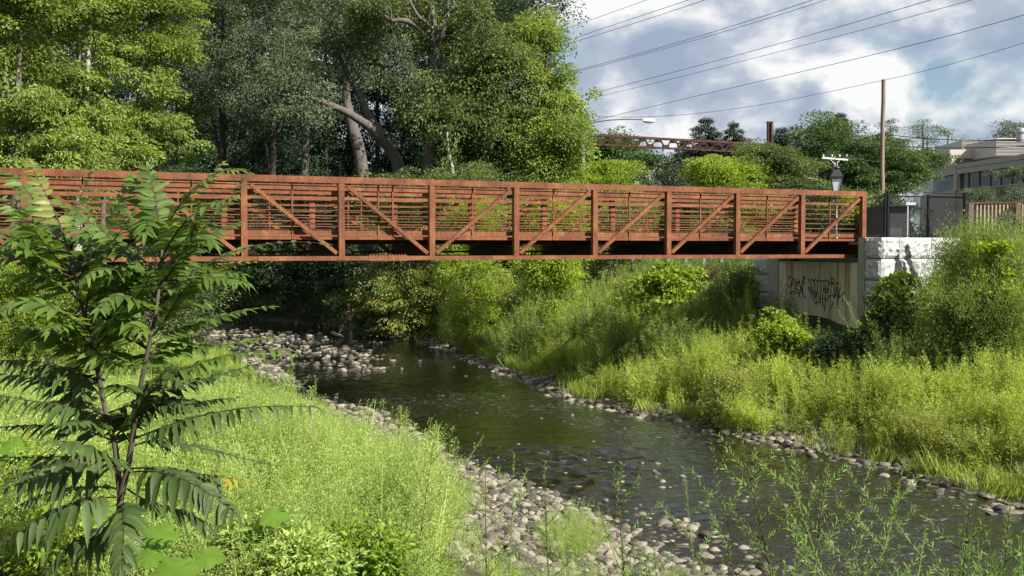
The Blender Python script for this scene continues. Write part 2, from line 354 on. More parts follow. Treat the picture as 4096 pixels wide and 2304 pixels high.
# ---------------------------------------------------------------- terrain
RB = [(9.2, 8.5), (14, 11.5), (9.9, 15.2), (8.6, 17.3), (8.4, 18.4), (7.9, 19.8), (7.0, 21.8), (6.3, 23.1), (5.4, 25.1), (3.3, 27.8), (1.6, 31), (0.2, 35.8), (-2.3, 44), (-4.9, 51.6), (-8, 58), (-12, 62), (-20, 65.5), (-40, 70), (-90, 78)]
RB = [(60, -2), (35, 6), (20, 10), (13, 13.2)] + RB[2:]
LB = [(60, -14), (35, -6), (15, 1), (8, 6), (3.9, 11), (2.3, 14.2), (1.6, 16.6), (-0.1, 20.0), (-1.45, 21.8), (-1.95, 23.6), (-3.8, 28.1), (-6.4, 32), (-10.4, 42), (-16, 49), (-25, 53.5), (-40, 57), (-90, 62)]
POLY = np.array(RB + LB[::-1], float)
def seg_dist(x, y, poly):
    d = np.full(x.shape, 1e9)
    for (ax, ay), (bx, by) in zip(poly[:-1], poly[1:]):
        dx, dy = bx - ax, by - ay
        t = np.clip(((x - ax) * dx + (y - ay) * dy) / (dx * dx + dy * dy), 0, 1)
        d = np.minimum(d, np.hypot(x - ax - t * dx, y - ay - t * dy))
    return d
def inside(x, y):
    c = np.zeros(x.shape, bool); n = len(POLY); j = n - 1
    for i in range(n):
        xi, yi = POLY[i]; xj, yj = POLY[j]
        cond = ((yi > y) != (yj > y))
        with np.errstate(divide='ignore', invalid='ignore'):
            xx = (xj - xi) * (y - yi) / (yj - yi + 1e-12) + xi
        c ^= cond & (x < xx); j = i
    return c
def vnoise(x, y, s, seed=0):
    x = x * s; y = y * s; xi = np.floor(x).astype(np.int64); yi = np.floor(y).astype(np.int64); fx = x - xi; fy = y - yi
    fx = fx * fx * (3 - 2 * fx); fy = fy * fy * (3 - 2 * fy)
    def h(a, b):
        k = (a * 374761393 + b * 668265263 + seed * 1442695) & 0x7fffffff
        k = ((k ^ (k >> 13)) * 1274126177) & 0x7fffffff
        return ((k ^ (k >> 16)) & 0xffff) / 65535.0
    return (h(xi, yi) * (1 - fx) + h(xi + 1, yi) * fx) * (1 - fy) + (h(xi, yi + 1) * (1 - fx) + h(xi + 1, yi + 1) * fx) * fy
# bridge frame: near truss post 5 stands at B5, i counts from the right-hand end
TH = math.radians(66.4); PW = 2.27; BW = 3.12
dvec = Vector((math.sin(TH), math.cos(TH), 0)); wvec = Vector((-math.cos(TH), math.sin(TH), 0))
B5 = Vector((0.095, 26.5, 0))
def bp_(i, t=0.0, z=0.0):                   # i posts from the right end, t metres towards the far side
    p = B5 + dvec * ((5 - i) * PW) + wvec * t; p.z = z; return p
def height(x, y):
    x = np.asarray(x, float); y = np.asarray(y, float)
    dR = seg_dist(x, y, RB); dL = seg_dist(x, y, LB); ins = inside(x, y)
    right = dR < dL
    hr = np.interp(dR, [0, .8, 1.6, 3.5, 5.5, 7.2, 9.2, 11, 400], [0.0, .10, .28, .50, .80, 1.9, 3.9, 4.55, 4.6])
    far = np.interp(y, [34, 46], [0, 1])
    hr_far = np.interp(dR, [0, 1, 3, 7, 12, 40, 400], [0.0, .35, 1.4, 3.0, 3.9, 4.4, 4.7])
    hr_far = hr_far + np.interp(y, [74, 110], [0, 9]) * np.clip((-x - 2) / 8, 0, 1)
    hr = hr * (1 - far) + hr_far * far
    hr = hr + 1.1 * np.exp(-((x - 14.5) ** 2 + (y - 25.5) ** 2) / 7.0) * (dR > 4)
    hr = np.where(x > -2, np.minimum(hr, 4.75), hr)
    hl = np.interp(dL, [0, 1.5, 2.8, 4.2, 7, 12, 30, 400], [0.0, .12, .25, 1.15, 1.9, 2.6, 2.9, 3.0])
    k = np.interp(y, [13, 20], [1, .40]); hl = hl * k
    hl = np.maximum(hl, np.interp(y, [2.0, 6.5, 9.5], [2.85, 1.9, 0]) * (dL > 0.5) * np.clip(dL / 3, 0, 1))
    hl = hl + .35 * np.exp(-((x + 2.6) ** 2 / 3.2 + (y - 11.5) ** 2 / 9.0)) * np.clip((dL - 2.6) / 1.5, 0, 1)
    hl = np.maximum(hl, 3.8 * np.exp(-((x + 19) ** 2 + (y - 17) ** 2) / 22.0))
    hl = hl + np.interp(y, [50, 90], [0, 3.5]) * np.clip(dL / 12, 0, 1)
    h = np.where(right, hr, hl)
    d = np.minimum(dR, dL)
    rough = (vnoise(x, y, 1.1, 3) - .5) * .16 + (vnoise(x, y, 3.1, 5) - .5) * .06
    h = h + rough * np.clip(d / 2.0, 0, 1)
    bed = -0.30 * np.clip(d / 1.6, 0, 1) + (vnoise(x, y, 2.3, 9) - .5) * .10
    return np.where(ins, np.minimum(bed, -0.005 - 0.0 * d), h + 0.004)
def hz(x, y): return float(height(np.array([x]), np.array([y]))[0])
xs = np.concatenate([[-4000, -1500, -600, -300, -170, -110], np.arange(-80, -24, 1.6), np.arange(-24, 22, 0.33), np.arange(22, 60, 1.6), [75, 110, 170, 300, 700, 1600, 4000]])
ys = np.concatenate([[-600, -150, -50, -20], np.arange(-8, 12, 0.8), np.arange(12, 56, 0.33), np.arange(56, 100, 1.4), [110, 130, 170, 250, 400, 800, 1800, 5000]])
XX, YY = np.meshgrid(xs, ys); HH = height(XX, YY)
HH = np.where((YY > 100) | (np.abs(XX) > 80), np.where(XX > -6, 4.6, HH), HH)
G = Geo(); nx = len(xs)
ii = (np.arange(len(ys) - 1)[:, None] * nx + np.arange(nx - 1)[None, :]).ravel()
G.add(np.stack([XX, YY, HH], -1).reshape(-1, 3), np.stack([ii, ii + 1, ii + nx + 1, ii + nx], 1))
tag(G.obj('ground', 'earth', smooth=True), 'brown and green earth of the two river banks', 'ground', kind='structure')
wx = np.concatenate([[-90, -40, -25], np.arange(-18, -6, .3), np.arange(-6, 11, .065), [11.5, 14, 20, 35, 62]])
wy = np.concatenate([[-16, 0, 8, 11], np.arange(12.5, 25, .065), np.arange(25, 36, .11), np.arange(36, 56, .3), [58, 62, 70, 80]])
WX, WY = np.meshgrid(wx, wy)
ux, uy = WX * .94 + WY * .35, (WY * .94 - WX * .35)          # across and along the flow
pt_ = np.clip(vnoise(WX, WY, .28, 51) * 1.9 - .35, .22, 1.0) * np.clip((40 - WY) / 14, .3, 1)
ridge = lambda q: 1 - np.abs(q * 2 - 1)
WZ = ((ridge(vnoise(ux, uy * 1.5, 1.5, 52)) - .5) * .075 + (ridge(vnoise(ux, uy * 1.4, 3.3, 53)) - .5) * .042 + (ridge(vnoise(ux, uy, 6.4, 54)) - .5) * .018) * pt_
G = Geo(); nx = len(wx); ii = (np.arange(len(wy) - 1)[:, None] * nx + np.arange(nx - 1)[None, :]).ravel()
G.add(np.stack([WX, WY, WZ - .004], -1).reshape(-1, 3), np.stack([ii, ii + 1, ii + nx + 1, ii + nx], 1))
tag(G.obj('river_water', 'river_water', smooth=True), 'shallow dark green river with small ripples', 'river', kind='structure')

# ---------------------------------------------------------------- stones
def icosphere():
    t = (1 + 5 ** .5) / 2
    V = [(-1, t, 0), (1, t, 0), (-1, -t, 0), (1, -t, 0), (0, -1, t), (0, 1, t), (0, -1, -t), (0, 1, -t), (t, 0, -1), (t, 0, 1), (-t, 0, -1), (-t, 0, 1)]
    Fc = [(0, 11, 5), (0, 5, 1), (0, 1, 7), (0, 7, 10), (0, 10, 11), (1, 5, 9), (5, 11, 4), (11, 10, 2), (10, 7, 6), (7, 1, 8), (3, 9, 4), (3, 4, 2), (3, 2, 6), (3, 6, 8), (3, 8, 9), (4, 9, 5), (2, 4, 11), (6, 2, 10), (8, 6, 7), (9, 8, 1)]
    V = [Vector(v).normalized() for v in V]
    def sub(V, Fc):
        mid = {}; V = list(V); out = []
        def mm(a, b):
            k = (min(a, b), max(a, b))
            if k not in mid: mid[k] = len(V); V.append(((V[a] + V[b]) / 2).normalized())
            return mid[k]
        for a, b, c in Fc:
            x, y, z = mm(a, b), mm(b, c), mm(c, a); out += [(a, x, z), (b, y, x), (c, z, y), (x, y, z)]
        return V, out
    a = sub(V, Fc); b = sub(*a)
    return [(np.array([tuple(v) for v in q[0]]), np.array(q[1])) for q in (a, b)]
ICO1, ICO2 = icosphere()
def stone_proto(seed, hi=True):
    rng = np.random.default_rng(seed); V, Fc = ICO2 if hi else ICO1
    P = V.copy()
    for k in range(9):                       # a few cut planes make the shape stone-like, not a ball
        d = unit(rng.normal(size=3) * [1, 1, .8]); lim = rng.uniform(.52, .86)
        s = P @ d; P = P - np.outer(np.maximum(s - lim, 0) * .85, d)
    P += rng.normal(size=P.shape) * .018
    P *= np.array([1, rng.uniform(.55, .95), rng.uniform(.36, .66)])
    return P, Fc
rng = np.random.default_rng(11)
stones = []                                   # x, y, size, zone
def add_zone(n, fx, smin, smax, zone, power=2.2):
    k = 0; tries = 0
    while k < n and tries < n * 60:
        tries += 1; p = fx()
        if p is None: continue
        s = smin + (smax - smin) * rng.random() ** power
        stones.append((p[0], p[1], s, zone)); k += 1
def along(poly, i0, i1, d0, d1):
    pts = np.array(poly[i0:i1 + 1]); seg = np.diff(pts, axis=0); L = np.hypot(*seg.T); cum = np.r_[0, np.cumsum(L)]
    s = rng.random() * cum[-1]; k = min(np.searchsorted(cum, s, side='right') - 1, len(seg) - 1)
    t = (s - cum[k]) / L[k]; p = pts[k] + seg[k] * t; nrm = np.array([-seg[k][1], seg[k][0]]) / L[k]
    q = p + nrm * rng.uniform(d0, d1); return q
# near gravel bar (left bank of the nearest reach), left bank further up, right bank edge, islands upstream
def z_bar():
    q = along(LB, 4, 9, -.30, 3.4)
    if q[1] > 24 : return None
    e = seg_dist(q[0:1], q[1:2], LB)[0]
    if rng.random() < (e / 4.0) * .5: return None
    return q
add_zone(4200, z_bar, .035, .17, 'bar', 2.2)
add_zone(1000, lambda: along(LB, 8, 12, -.25, 1.3), .06, .20, 'bar')
add_zone(420, lambda: along(LB, 4, 6, -1.5, 0.4), .05, .18, 'bar', 1.8)
add_zone(1700, lambda: along(RB, 5, 17, -1.25, .45), .06, .21, 'edge', 2.0)
add_zone(500, lambda: along(RB, 16, 20, -2.0, .8), .08, .22, 'edge')
def ell(cx, cy, rx, ry):
    def f():
        a = rng.random() * 2 * math.pi; r = math.sqrt(rng.random()) * (0.7 + .5 * rng.random())
        x, y = cx + rx * r * math.cos(a), cy + ry * r * math.sin(a)
        return (x, y) if inside(np.array([x]), np.array([y]))[0] else None
    return f
add_zone(420, ell(-15.5, 52.5, 5.4, 5.0), .07, .26, 'island')
add_zone(260, ell(-9.6, 46.5, 3.4, 4.2), .08, .26, 'island')
add_zone(150, ell(-7.4, 41.5, 2.6, 3.6), .08, .24, 'island')
add_zone(40, ell(-5.5, 38.2, 1.4, .9), .08, .17, 'island')
def scat():
    x, y = rng.uniform(-10, 8), rng.uniform(14, 48)
    return (x, y) if inside(np.array([x]), np.array([y]))[0] else None
add_zone(70, scat, .05, .13, 'water')
def under():
    x, y = rng.uniform(-9, 9), rng.uniform(13.5, 40)
    return (x, y) if inside(np.array([x]), np.array([y]))[0] else None
add_zone(2300, under, .05, .2, 'bed', 2.0)
def riff():
    x, y = rng.uniform(0.5, 6), rng.uniform(13.5, 22)
    return (x, y) if inside(np.array([x]), np.array([y]))[0] and seg_dist(np.array([x]), np.array([y]), LB)[0] < 3.2 * rng.random() + .8 else None
add_zone(95, riff, .05, .15, 'water', 1.6)
xa = np.array([s[0] for s in stones]); ya = np.array([s[1] for s in stones]); za = height(xa, ya)
rec = []
for (x, y, s, zone), z in zip(stones, za):
    if zone == 'bed': z0 = z - s * .1
    elif zone in ('island', 'water'): z0 = -s * rng.uniform(.12, .42)
    else: z0 = max(z, -0.02) - s * .05 + (.0 if z < 0 else .02)
    X_ = x / y * F + 2048; Y_ = 990 + (CAM_Z - z0) / y * F
    vis = -100 < X_ < 4200 and Y_ < 2330 and (X_ > 1730 or y > 20)
    rec.append((s / y * (1 if vis else 0.01) * (.1 if zone == 'bed' else 1), x, y, z0, s, zone))
rec.sort(key=lambda r: -r[0])
protos = [stone_proto(100 + i) for i in range(7)]
pm_ = []
for P, Fc in protos:
    g_ = Geo(); g_.add(P, Fc); pm_.append(g_.mesh('river_stone', 'stone', True))
ZL = {'bar': ('weathered river cobble lying on the pebbly bar below the tree of heaven', 'cobbles on the near gravel bar'),
      'edge': ('rounded stone at the waterline below the bright weeds by the abutment', 'stones along the weedy far waterline'),
      'island': ('pale stone standing out of the shallow water upstream of the bridge', 'stones of the upstream riffle'),
      'water': ('lone wet stone breaking the rippled open water', 'lone stones in the open water')}
counts = {'bar': 0, 'edge': 0, 'island': 0, 'water': 0}
rest = Geo()
for q, (_, x, y, z0, s, zone) in enumerate(rec):
    if q < 290:
        o = bpy.data.objects.new('river_stone', pm_[q % 7]); COL.objects.link(o)
        o.location = (x, y, z0); o.rotation_euler = (rng.uniform(-.25, .25), rng.uniform(-.25, .25), rng.uniform(0, 6.28)); o.scale = (s, s, s * rng.uniform(.8, 1.1))
        tag(o, ZL[zone][0], 'stone', ZL[zone][1])
    else:
        P, Fc = protos[q % 7] if s / y > .0045 else (None, None)
        if P is None:
            P, Fc = ICO1; P = P * [1, .75, .5]
        a = rng.uniform(0, 6.28); c_, s_ = math.cos(a), math.sin(a)
        R = np.array([[c_, -s_, 0], [s_, c_, 0], [0, 0, 1]])
        tl = rng.uniform(-.3, .3); T2 = np.array([[1, 0, 0], [0, math.cos(tl), -math.sin(tl)], [0, math.sin(tl), math.cos(tl)]])
        rest.add(P @ T2.T @ R.T * s + [x, y, z0], Fc)
tag(rest.obj('gravel', 'stone', smooth=True), 'small pale cobbles and pebbles strewn along both edges of the river', 'gravel', kind='stuff')
# riprap below the wing wall
RG = 'grey riprap boulders under the wing wall'
rb_mesh = []
for i in range(4):
    P, Fc = stone_proto(300 + i); P = P * [1, 1, 1.15]; g_ = Geo(); g_.add(P, Fc); rb_mesh.append(g_.mesh('riprap_boulder', 'stone_dark', False))
for i in range(34):
    t_ = rng.random(); x = 10.4 + 4.2 * t_ + rng.uniform(-.5, .5); y = 28.4 - 3.2 * t_ + rng.uniform(-.9, .9); s = rng.uniform(.22, .5)
    o = bpy.data.objects.new('riprap_boulder', rb_mesh[i % 4]); COL.objects.link(o); o.location = (x, y, hz(x, y) + s * .2)
    o.rotation_euler = (rng.uniform(-.6, .6), rng.uniform(-.6, .6), rng.uniform(0, 6)); o.scale = (s, s, s)
    tag(o, 'angular grey riprap boulder among the weeds below the block wall', 'boulder', RG)

# ---------------------------------------------------------------- footbridge
ZB = dict(bot0=4.19, bot1=4.295, top0=6.02, top1=6.17)
bridge = thing('footbridge', 'rust-brown weathering steel truss footbridge crossing the river', 'footbridge', (0, 0, 0))
NP = 12
for side, t in (('near', 0.0), ('far', BW)):
    e = 0.075
    G = Geo(); bar(G, bp_(-0.035, t, 6.095), bp_(NP + .035, t, 6.095), .15, .15); G.obj('top_chord', 'rust', bridge)
    G = Geo(); bar(G, bp_(0.33 if side == 'near' else 0.1, t, 4.243), bp_(NP + .035, t, 4.243), .15, .105); G.obj('bottom_chord', 'rust', bridge)
    if side == 'near':
        G = Geo(); bar(G, bp_(0.02, t + .02, 4.243), bp_(0.33, t + .02, 4.243), .11, .08); G.obj('chord_end_shaded', 'rust_dark', bridge)  # shaded last stretch of the bottom chord, put in as darker steel
    for i in range(NP + 1):
        w_ = .15 if i in (0, NP) else .14
        z0 = 4.06 if i in (0, NP) else 4.296
        G = Geo(); box(G, bp_(i, t, (z0 + 6.019) / 2), (w_, w_, 6.019 - z0), (dvec, wvec, Vector((0, 0, 1)))); G.obj('post', 'rust', bridge)
    for i in range(NP):
        # right half rises to the right, left half falls to the right
        tt = t
        if i < 6: a, b = bp_(i + 1 - .05, tt, 4.36), bp_(i + .07, tt, 5.95)
        else: a, b = bp_(i + .05, tt, 4.36), bp_(i + 1 - .07, tt, 5.95)
        G = Geo(); bar(G, a, b, .085, .10, wvec); G.obj('diagonal', 'rust', bridge)
    # inner side rails
    ti = t + (.155 if side == 'near' else -.155)
    def rail(z, w, h, name, m='rust', a=-.02, b=NP + .02, dt=0):
        g_ = Geo(); bar(g_, bp_(a, ti + dt, z), bp_(b, ti + dt, z), w, h); g_.obj(name, m, bridge)
    rail(5.955, .035, .022, 'upper_rail', 'rust_dark')
    rail(5.80, .02, .09, 'rub_rail'); 
    for z in (5.625, 5.485, 5.345, 5.20, 5.055): rail(z, .028, .020, 'safety_rail')
    rail(4.93, .034, .022, 'lower_rail', 'rust_dark')
    rail(4.85, .012, .105, 'toe_plate')
    rail(4.725, .05, .07, 'edge_channel')
    for i in range(NP):
        for k in ((.5,) if i != 6 else (.42, .58)):
            g_ = Geo(); bar(g_, bp_(i + k, ti + (-.025 if side == 'near' else .025), 4.70), bp_(i + k, ti + (-.025 if side == 'near' else .025), 6.0), .032, .032, dvec); g_.obj('rail_upright', 'rust', bridge)
    sgn = -1 if side == 'near' else 1
    c0, c1 = 6.28, 6.72
    G = Geo(); bar(G, bp_(c0, t + sgn * .080, 4.245), bp_(6.495, t + sgn * .080, 4.245), .01, .125); bar(G, bp_(6.505, t + sgn * .080, 4.245), bp_(c1, t + sgn * .080, 4.245), .01, .125)
    bar(G, bp_(c0, t, 4.303), bp_(c1, t, 4.303), .17, .012); bar(G, bp_(c0, t, 4.182), bp_(c1, t, 4.182), .17, .012)
    sp = G.obj('splice_plate', 'rust', bridge)
    G = Geo()
    for q in range(12):
        p_ = bp_(c0 + .03 + q * .0345, t + sgn * .04, 4.322); box(G, p_, (.03, .03, .028), (dvec, wvec, Vector((0, 0, 1))))
    G.obj('bolt_row', 'rust', sp)
for i in range(NP + 1):
    G = Geo(); bar(G, bp_(i, .08, 4.44), bp_(i, BW - .08, 4.44), .15, .285); G.obj('floor_beam', 'rust_shaded', bridge)
for t in (.62, 1.25, 1.87, 2.5):
    G = Geo(); bar(G, bp_(0, t, 4.635), bp_(NP, t, 4.635), .07, .10); G.obj('stringer', 'rust_shaded', bridge)
for i in range(NP):
    G = Geo(); bar(G, bp_(i + .97, .12, 4.39), bp_(i + .03, BW - .12, 4.39), .05, .05); G.obj('wind_brace', 'rust_shaded', bridge)
G = Geo(); bar(G, bp_(-.02, BW / 2, 4.725), bp_(NP + .02, BW / 2, 4.725), BW - .42, .075); G.obj('deck', 'concrete_plain', bridge)

# ---------------------------------------------------------------- abutment (right end)
def ab(s, t, z):                       # s metres beyond the end post along the bridge
    p = bp_(0) + dvec * s + wvec * t; return Vector((p.x, p.y, z))
abut = thing('abutment', 'stained concrete bridge abutment with black graffiti under the steel footbridge', 'abutment', ab(.4, 1.7, 2.0))
def abox(G, s0, s1, t0, t1, z0, z1): box(G, ab((s0 + s1) / 2, (t0 + t1) / 2, (z0 + z1) / 2), (s1 - s0, t1 - t0, z1 - z0), (dvec, wvec, Vector((0, 0, 1))))
inv = Matrix.Translation(-abut.location)
def aobj(G, name, m, smooth=False):
    o = G.obj(name, m, abut, smooth); o.matrix_parent_inverse = inv.copy(); return o
G = Geo(); abox(G, -.33, .3, -.22, 3.5, 1.2, 4.04); aobj(G, 'stem_wall', 'concrete')
G = Geo(); abox(G, -.36, .3, -.22, 3.5, 4.04, 4.055); aobj(G, 'bearing_seat', 'concrete_plain')
G = Geo(); abox(G, .16, .6, -.22, 3.5, 4.056, 4.66); aobj(G, 'back_wall', 'concrete_plain')
G = Geo(); abox(G, -.36, .6, -.5, -.224, 1.2, 4.80); aobj(G, 'cheek_wall', 'concrete_plain')
G = Geo(); abox(G, -.36, .6, 3.504, 4.0, 1.2, 4.80); aobj(G, 'cheek_wall', 'concrete_plain')
for t in (.0, BW):
    G = Geo(); abox(G, -.16, .14, t - .14, t + .14, 4.057, 4.08); aobj(G, 'bearing_plate', 'rust_dark')
# vertical form joints
G = Geo()
for t in (.32, .98, 2.28, 2.95): abox(G, -.333, -.331, t - .006, t + .006, 1.2, 4.03)
aobj(G, 'form_joint', 'dark_wall')
# graffiti strokes traced in the plane of the wall
nrm = -dvec
def wallpt(px, py):
    P0 = ab(-.336, 0, 0); r = ray(px, py); C0 = Vector((0, 0, CAM_Z)); k = (P0 - C0).dot(dvec) / r.dot(dvec); return C0 + r * k
strokes = [
 [(405,325),(430,400),(450,470),(466,540),(470,480),(462,400),(475,330),(500,280),(520,265),(540,300),(545,330)],
 [(425,215),(430,245)], [(435,300),(445,260),(480,215)],
 [(440,470),(500,475),(550,490),(590,520)], [(470,400),(500,340),(520,330)],
 [(540,300),(555,330),(600,325),(620,290),(600,330),(560,390),(545,420),(580,450),(600,480),(615,540),(630,600)],
 [(550,330),(545,420),(530,480),(510,540)], [(605,275),(612,330),(625,400),(650,470),(668,540),(682,590)], [(612,570),(622,480),(640,400)],
 [(682,360),(690,290),(695,220),(680,230),(660,300),(655,400),(665,490),(682,590)], [(710,550),(713,585)],
 [(755,265),(780,310),(800,370),(820,440),(850,510),(870,570)], [(760,405),(770,450),(790,500),(820,560),(850,620)], [(760,400),(800,450),(840,520),(880,580)],
 [(800,300),(825,275),(850,320),(865,400),(880,500),(888,600)], [(850,320),(870,280),(900,290),(912,360),(905,470),(890,560)],
 [(912,320),(940,280),(965,320),(968,430),(960,550),(958,660)], [(925,225),(930,255)], [(905,480),(925,540),(940,600),(955,650)],
 [(968,330),(995,290),(1020,310),(1015,400),(1000,500),(990,600),(1000,680),(1020,760),(1030,800)],
 [(1020,310),(1060,290),(1085,320),(1085,420),(1070,520)], [(1040,370),(1048,470),(1040,600),(1040,680),(1028,760)], [(1005,590),(1020,610),(1045,590)],
 [(860,680),(890,655),(930,655),(960,675)], [(888,600),(890,700)], [(1010,440),(1060,440),(1110,450)], [(1020,480),(1060,490)],
 [(1105,310),(1108,370)], [(1130,240),(1140,300),(1150,400)], [(1140,260),(1175,270),(1190,310),(1160,350),(1150,350)], [(1160,350),(1200,380),(1215,340),(1240,320)],
 [(1135,460),(1138,500)], [(1190,400),(1195,470),(1200,590)], [(1215,400),(1220,480),(1215,560)], [(1060,650),(1070,600),(1110,550),(1150,535),(1185,560),(1200,600)],
 [(1240,400),(1250,500),(1245,600),(1245,700)], [(1250,600),(1270,500),(1290,400)], [(1250,590),(1290,560),(1330,520),(1360,500)], [(1325,590),(1322,670)], [(1240,370),(1265,330)],
 [(970,690),(972,720)], [(1120,780),(1150,720),(1170,650)]]
G = Geo()
for s_ in strokes:
    pts = [wallpt(3050 + x / 4.14, 1050 + y / 4.14) for x, y in s_]
    P = np.array([tuple(p) for p in pts]); n_ = len(P); tt = np.linspace(0, 1, n_); t2 = np.linspace(0, 1, n_ * 3)
    Q = np.stack([np.interp(t2, tt, P[:, k]) for k in range(3)], 1); Q[1:-1] = (Q[:-2] + Q[1:-1] * 2 + Q[2:]) / 4
    T = np.gradient(Q, axis=0); T /= np.linalg.norm(T, axis=1, keepdims=True)
    Sd = np.cross(T, np.array(tuple(dvec))); w_ = .019
    A, B = Q + Sd * w_, Q - Sd * w_; m_ = len(Q)
    off = np.array(tuple(nrm)) * .0
    V = np.vstack([A, B]) + off; G.add(V, [[i, i + 1, m_ + i + 1, m_ + i] for i in range(m_ - 1)])
aobj(G, 'graffiti', 'paint_black')
# rough-faced blocks
def rock_block(G, c, size, ax, seed, faces):
    """block with a rough split face on side(s) faces (0 = -a0, 1 = -a1)"""
    rng_ = np.random.default_rng(seed); a0, a1, a2 = [np.array(tuple(a)) for a in ax]; c = np.array(tuple(c)); hx, hy, hz_ = [v / 2 - .012 for v in size]
    def grid(o, u, v, nrm_, nu=12, nv=8, rough=True):
        U, V_ = np.meshgrid(np.linspace(-1, 1, nu), np.linspace(-1, 1, nv)); e = np.minimum(1 - abs(U), 1 - abs(V_))
        d = np.where(e > .02, .035 + rng_.normal(size=U.shape) * .017, 0) * rough
        d = np.where(e > .12, d + .02 * rough, d)
        P = o + U[..., None] * u + V_[..., None] * v + d[..., None] * nrm_
        k = (np.arange(nv - 1)[:, None] * nu + np.arange(nu - 1)[None, :]).ravel()
        G.add(P.reshape(-1, 3), np.stack([k, k + 1, k + nu + 1, k + nu], 1))
    grid(c - a0 * hx, a1 * hy, a2 * hz_, -a0, rough=0 in faces); grid(c + a0 * hx, a1 * hy, a2 * hz_, a0, rough=False)
    grid(c - a1 * hy, a0 * hx, a2 * hz_, -a1, rough=1 in faces); grid(c + a1 * hy, a0 * hx, a2 * hz_, a1, rough=2 in faces)
    grid(c + a2 * hz_, a0 * hx, a1 * hy, a2, rough=False); grid(c - a2 * hz_, a0 * hx, a1 * hy, -a2, rough=False)
wing = thing('wing_wall', 'wing wall of big pale rock-faced concrete blocks beside the graffitied abutment', 'retaining wall', ab(1, -.8, 2))
winv = Matrix.Translation(-wing.location)
# the wall corner sits beside the near cheek wall, the long face looks towards the camera's side of the river
for row in range(5):
    z1 = 4.80 - row * .625; cz = z1 - .3125
    G = Geo(); L0 = .68 if row % 2 == 0 else 1.25
    rock_block(G, ab(-.36 + L0 / 2, -.5 - .34, cz), (L0, .66, .625), (dvec, wvec, Vector((0, 0, 1))), 40 + row, (0, 1))
    o = G.obj('wall_block', 'block', wing); o.matrix_parent_inverse = winv.copy()
    s0 = -.36 + L0
    for q in range(4 - (row > 2)):
        G = Geo(); rock_block(G, ab(s0 + .625, -.5 - .34, cz), (1.25, .66, .625), (dvec, wvec, Vector((0, 0, 1))), 60 + row * 7 + q, (1,))
        o = G.obj('wall_block', 'block', wing); o.matrix_parent_inverse = winv.copy(); s0 += 1.25
wing2 = thing('wing_wall', 'narrow column of grey rock-faced blocks at the far edge of the graffitied abutment', 'retaining wall', ab(0, 4.4, 2))
winv2 = Matrix.Translation(-wing2.location)
for row in range(4):
    z1 = 4.17 - row * .59; G = Geo(); rock_block(G, ab(.15, 4.0 + .41, z1 - .295), (1.0, .80, .59), (dvec, wvec, Vector((0, 0, 1))), 90 + row, (0,))
    o = G.obj('wall_block', 'block', wing2); o.matrix_parent_inverse = winv2.copy()
# left-hand abutment, outside the picture, carries the other end
lab = thing('abutment', 'plain concrete abutment carrying the other end of the footbridge', 'abutment', bp_(NP))
G = Geo(); p_ = bp_(NP) - dvec * .45
box(G, (p_ + wvec * BW / 2) + Vector((0, 0, 2.2)), (1.3, 4.6, 3.7), (dvec, wvec, Vector((0, 0, 1)))); o = G.obj('stem_wall', 'concrete_plain', lab); o.matrix_parent_inverse = Matrix.Translation(-lab.location)

# path behind the abutment
G = Geo()
for a_, b_2 in ((.62, 60),):
    pts = [ab(a_, .3, 4.79), ab(b_2, .3, 4.79), ab(b_2, 3.2, 4.79), ab(a_, 3.2, 4.79)]
    G.add([tuple(p) for p in pts], [[0, 1, 2, 3]])
tag(G.obj('footpath', 'asphalt'), 'asphalt path leading on from the footbridge', 'path', kind='structure')
G = Geo(); G.add([(-2, 56, 4.75), (90, 42, 4.75), (90, 51, 4.75), (-2, 65, 4.75)], [[0, 1, 2, 3]])
tag(G.obj('road', 'asphalt'), 'asphalt road passing behind the river bank', 'road', kind='structure')

# ---------------------------------------------------------------- chain-link fence
fence = thing('chain_link_fence', 'black chain-link fence with round posts on top of the block wall', 'fence', at(3545, 940, 31.0))
finv = Matrix.Translation(-fence.location)
def fobj(G, name, m):
    o = G.obj(name, m, fence); o.matrix_parent_inverse = finv.copy(); return o
FP = [at(3467, 796, 31.2), at(3541, 780, 31.2), at(3713, 786, 31.6), at(3859, 780, 31.0)]
zb = 4.82
posts = [(3541, 776, 31.2, .033), (3552, 771, 31.25, .04), (3713, 783, 31.6, .038), (3860, 776, 31.0, .05)]
for px, py, Y, r in posts:
    p = at(px, py, Y); G = Geo(); tube(G, [(p.x, p.y, zb - .4), (p.x, p.y, p.z)], r, 10); tube(G, [(p.x, p.y, p.z), (p.x, p.y, p.z + .03), (p.x, p.y, p.z + .05)], [r * 1.2, r * 1.1, r * .3], 10); fobj(G, 'fence_post', 'black_metal')
top = [at(3466, 797, 31.2), at(3541, 783, 31.2)]; top2 = [at(3552, 783, 31.25), at(3713, 787, 31.6), at(3860, 789, 31.0)]
for T in (top, top2):
    G = Geo(); tube(G, T, .022, 8); fobj(G, 'top_rail', 'black_metal')
G = Geo(); tube(G, [(p.x, p.y, zb + .03) for p in top], .02, 8); fobj(G, 'bottom_rail', 'black_metal')
G = Geo(); tube(G, [(p.x, p.y, zb + .03) for p in top2], .012, 8); fobj(G, 'bottom_rail', 'black_metal')
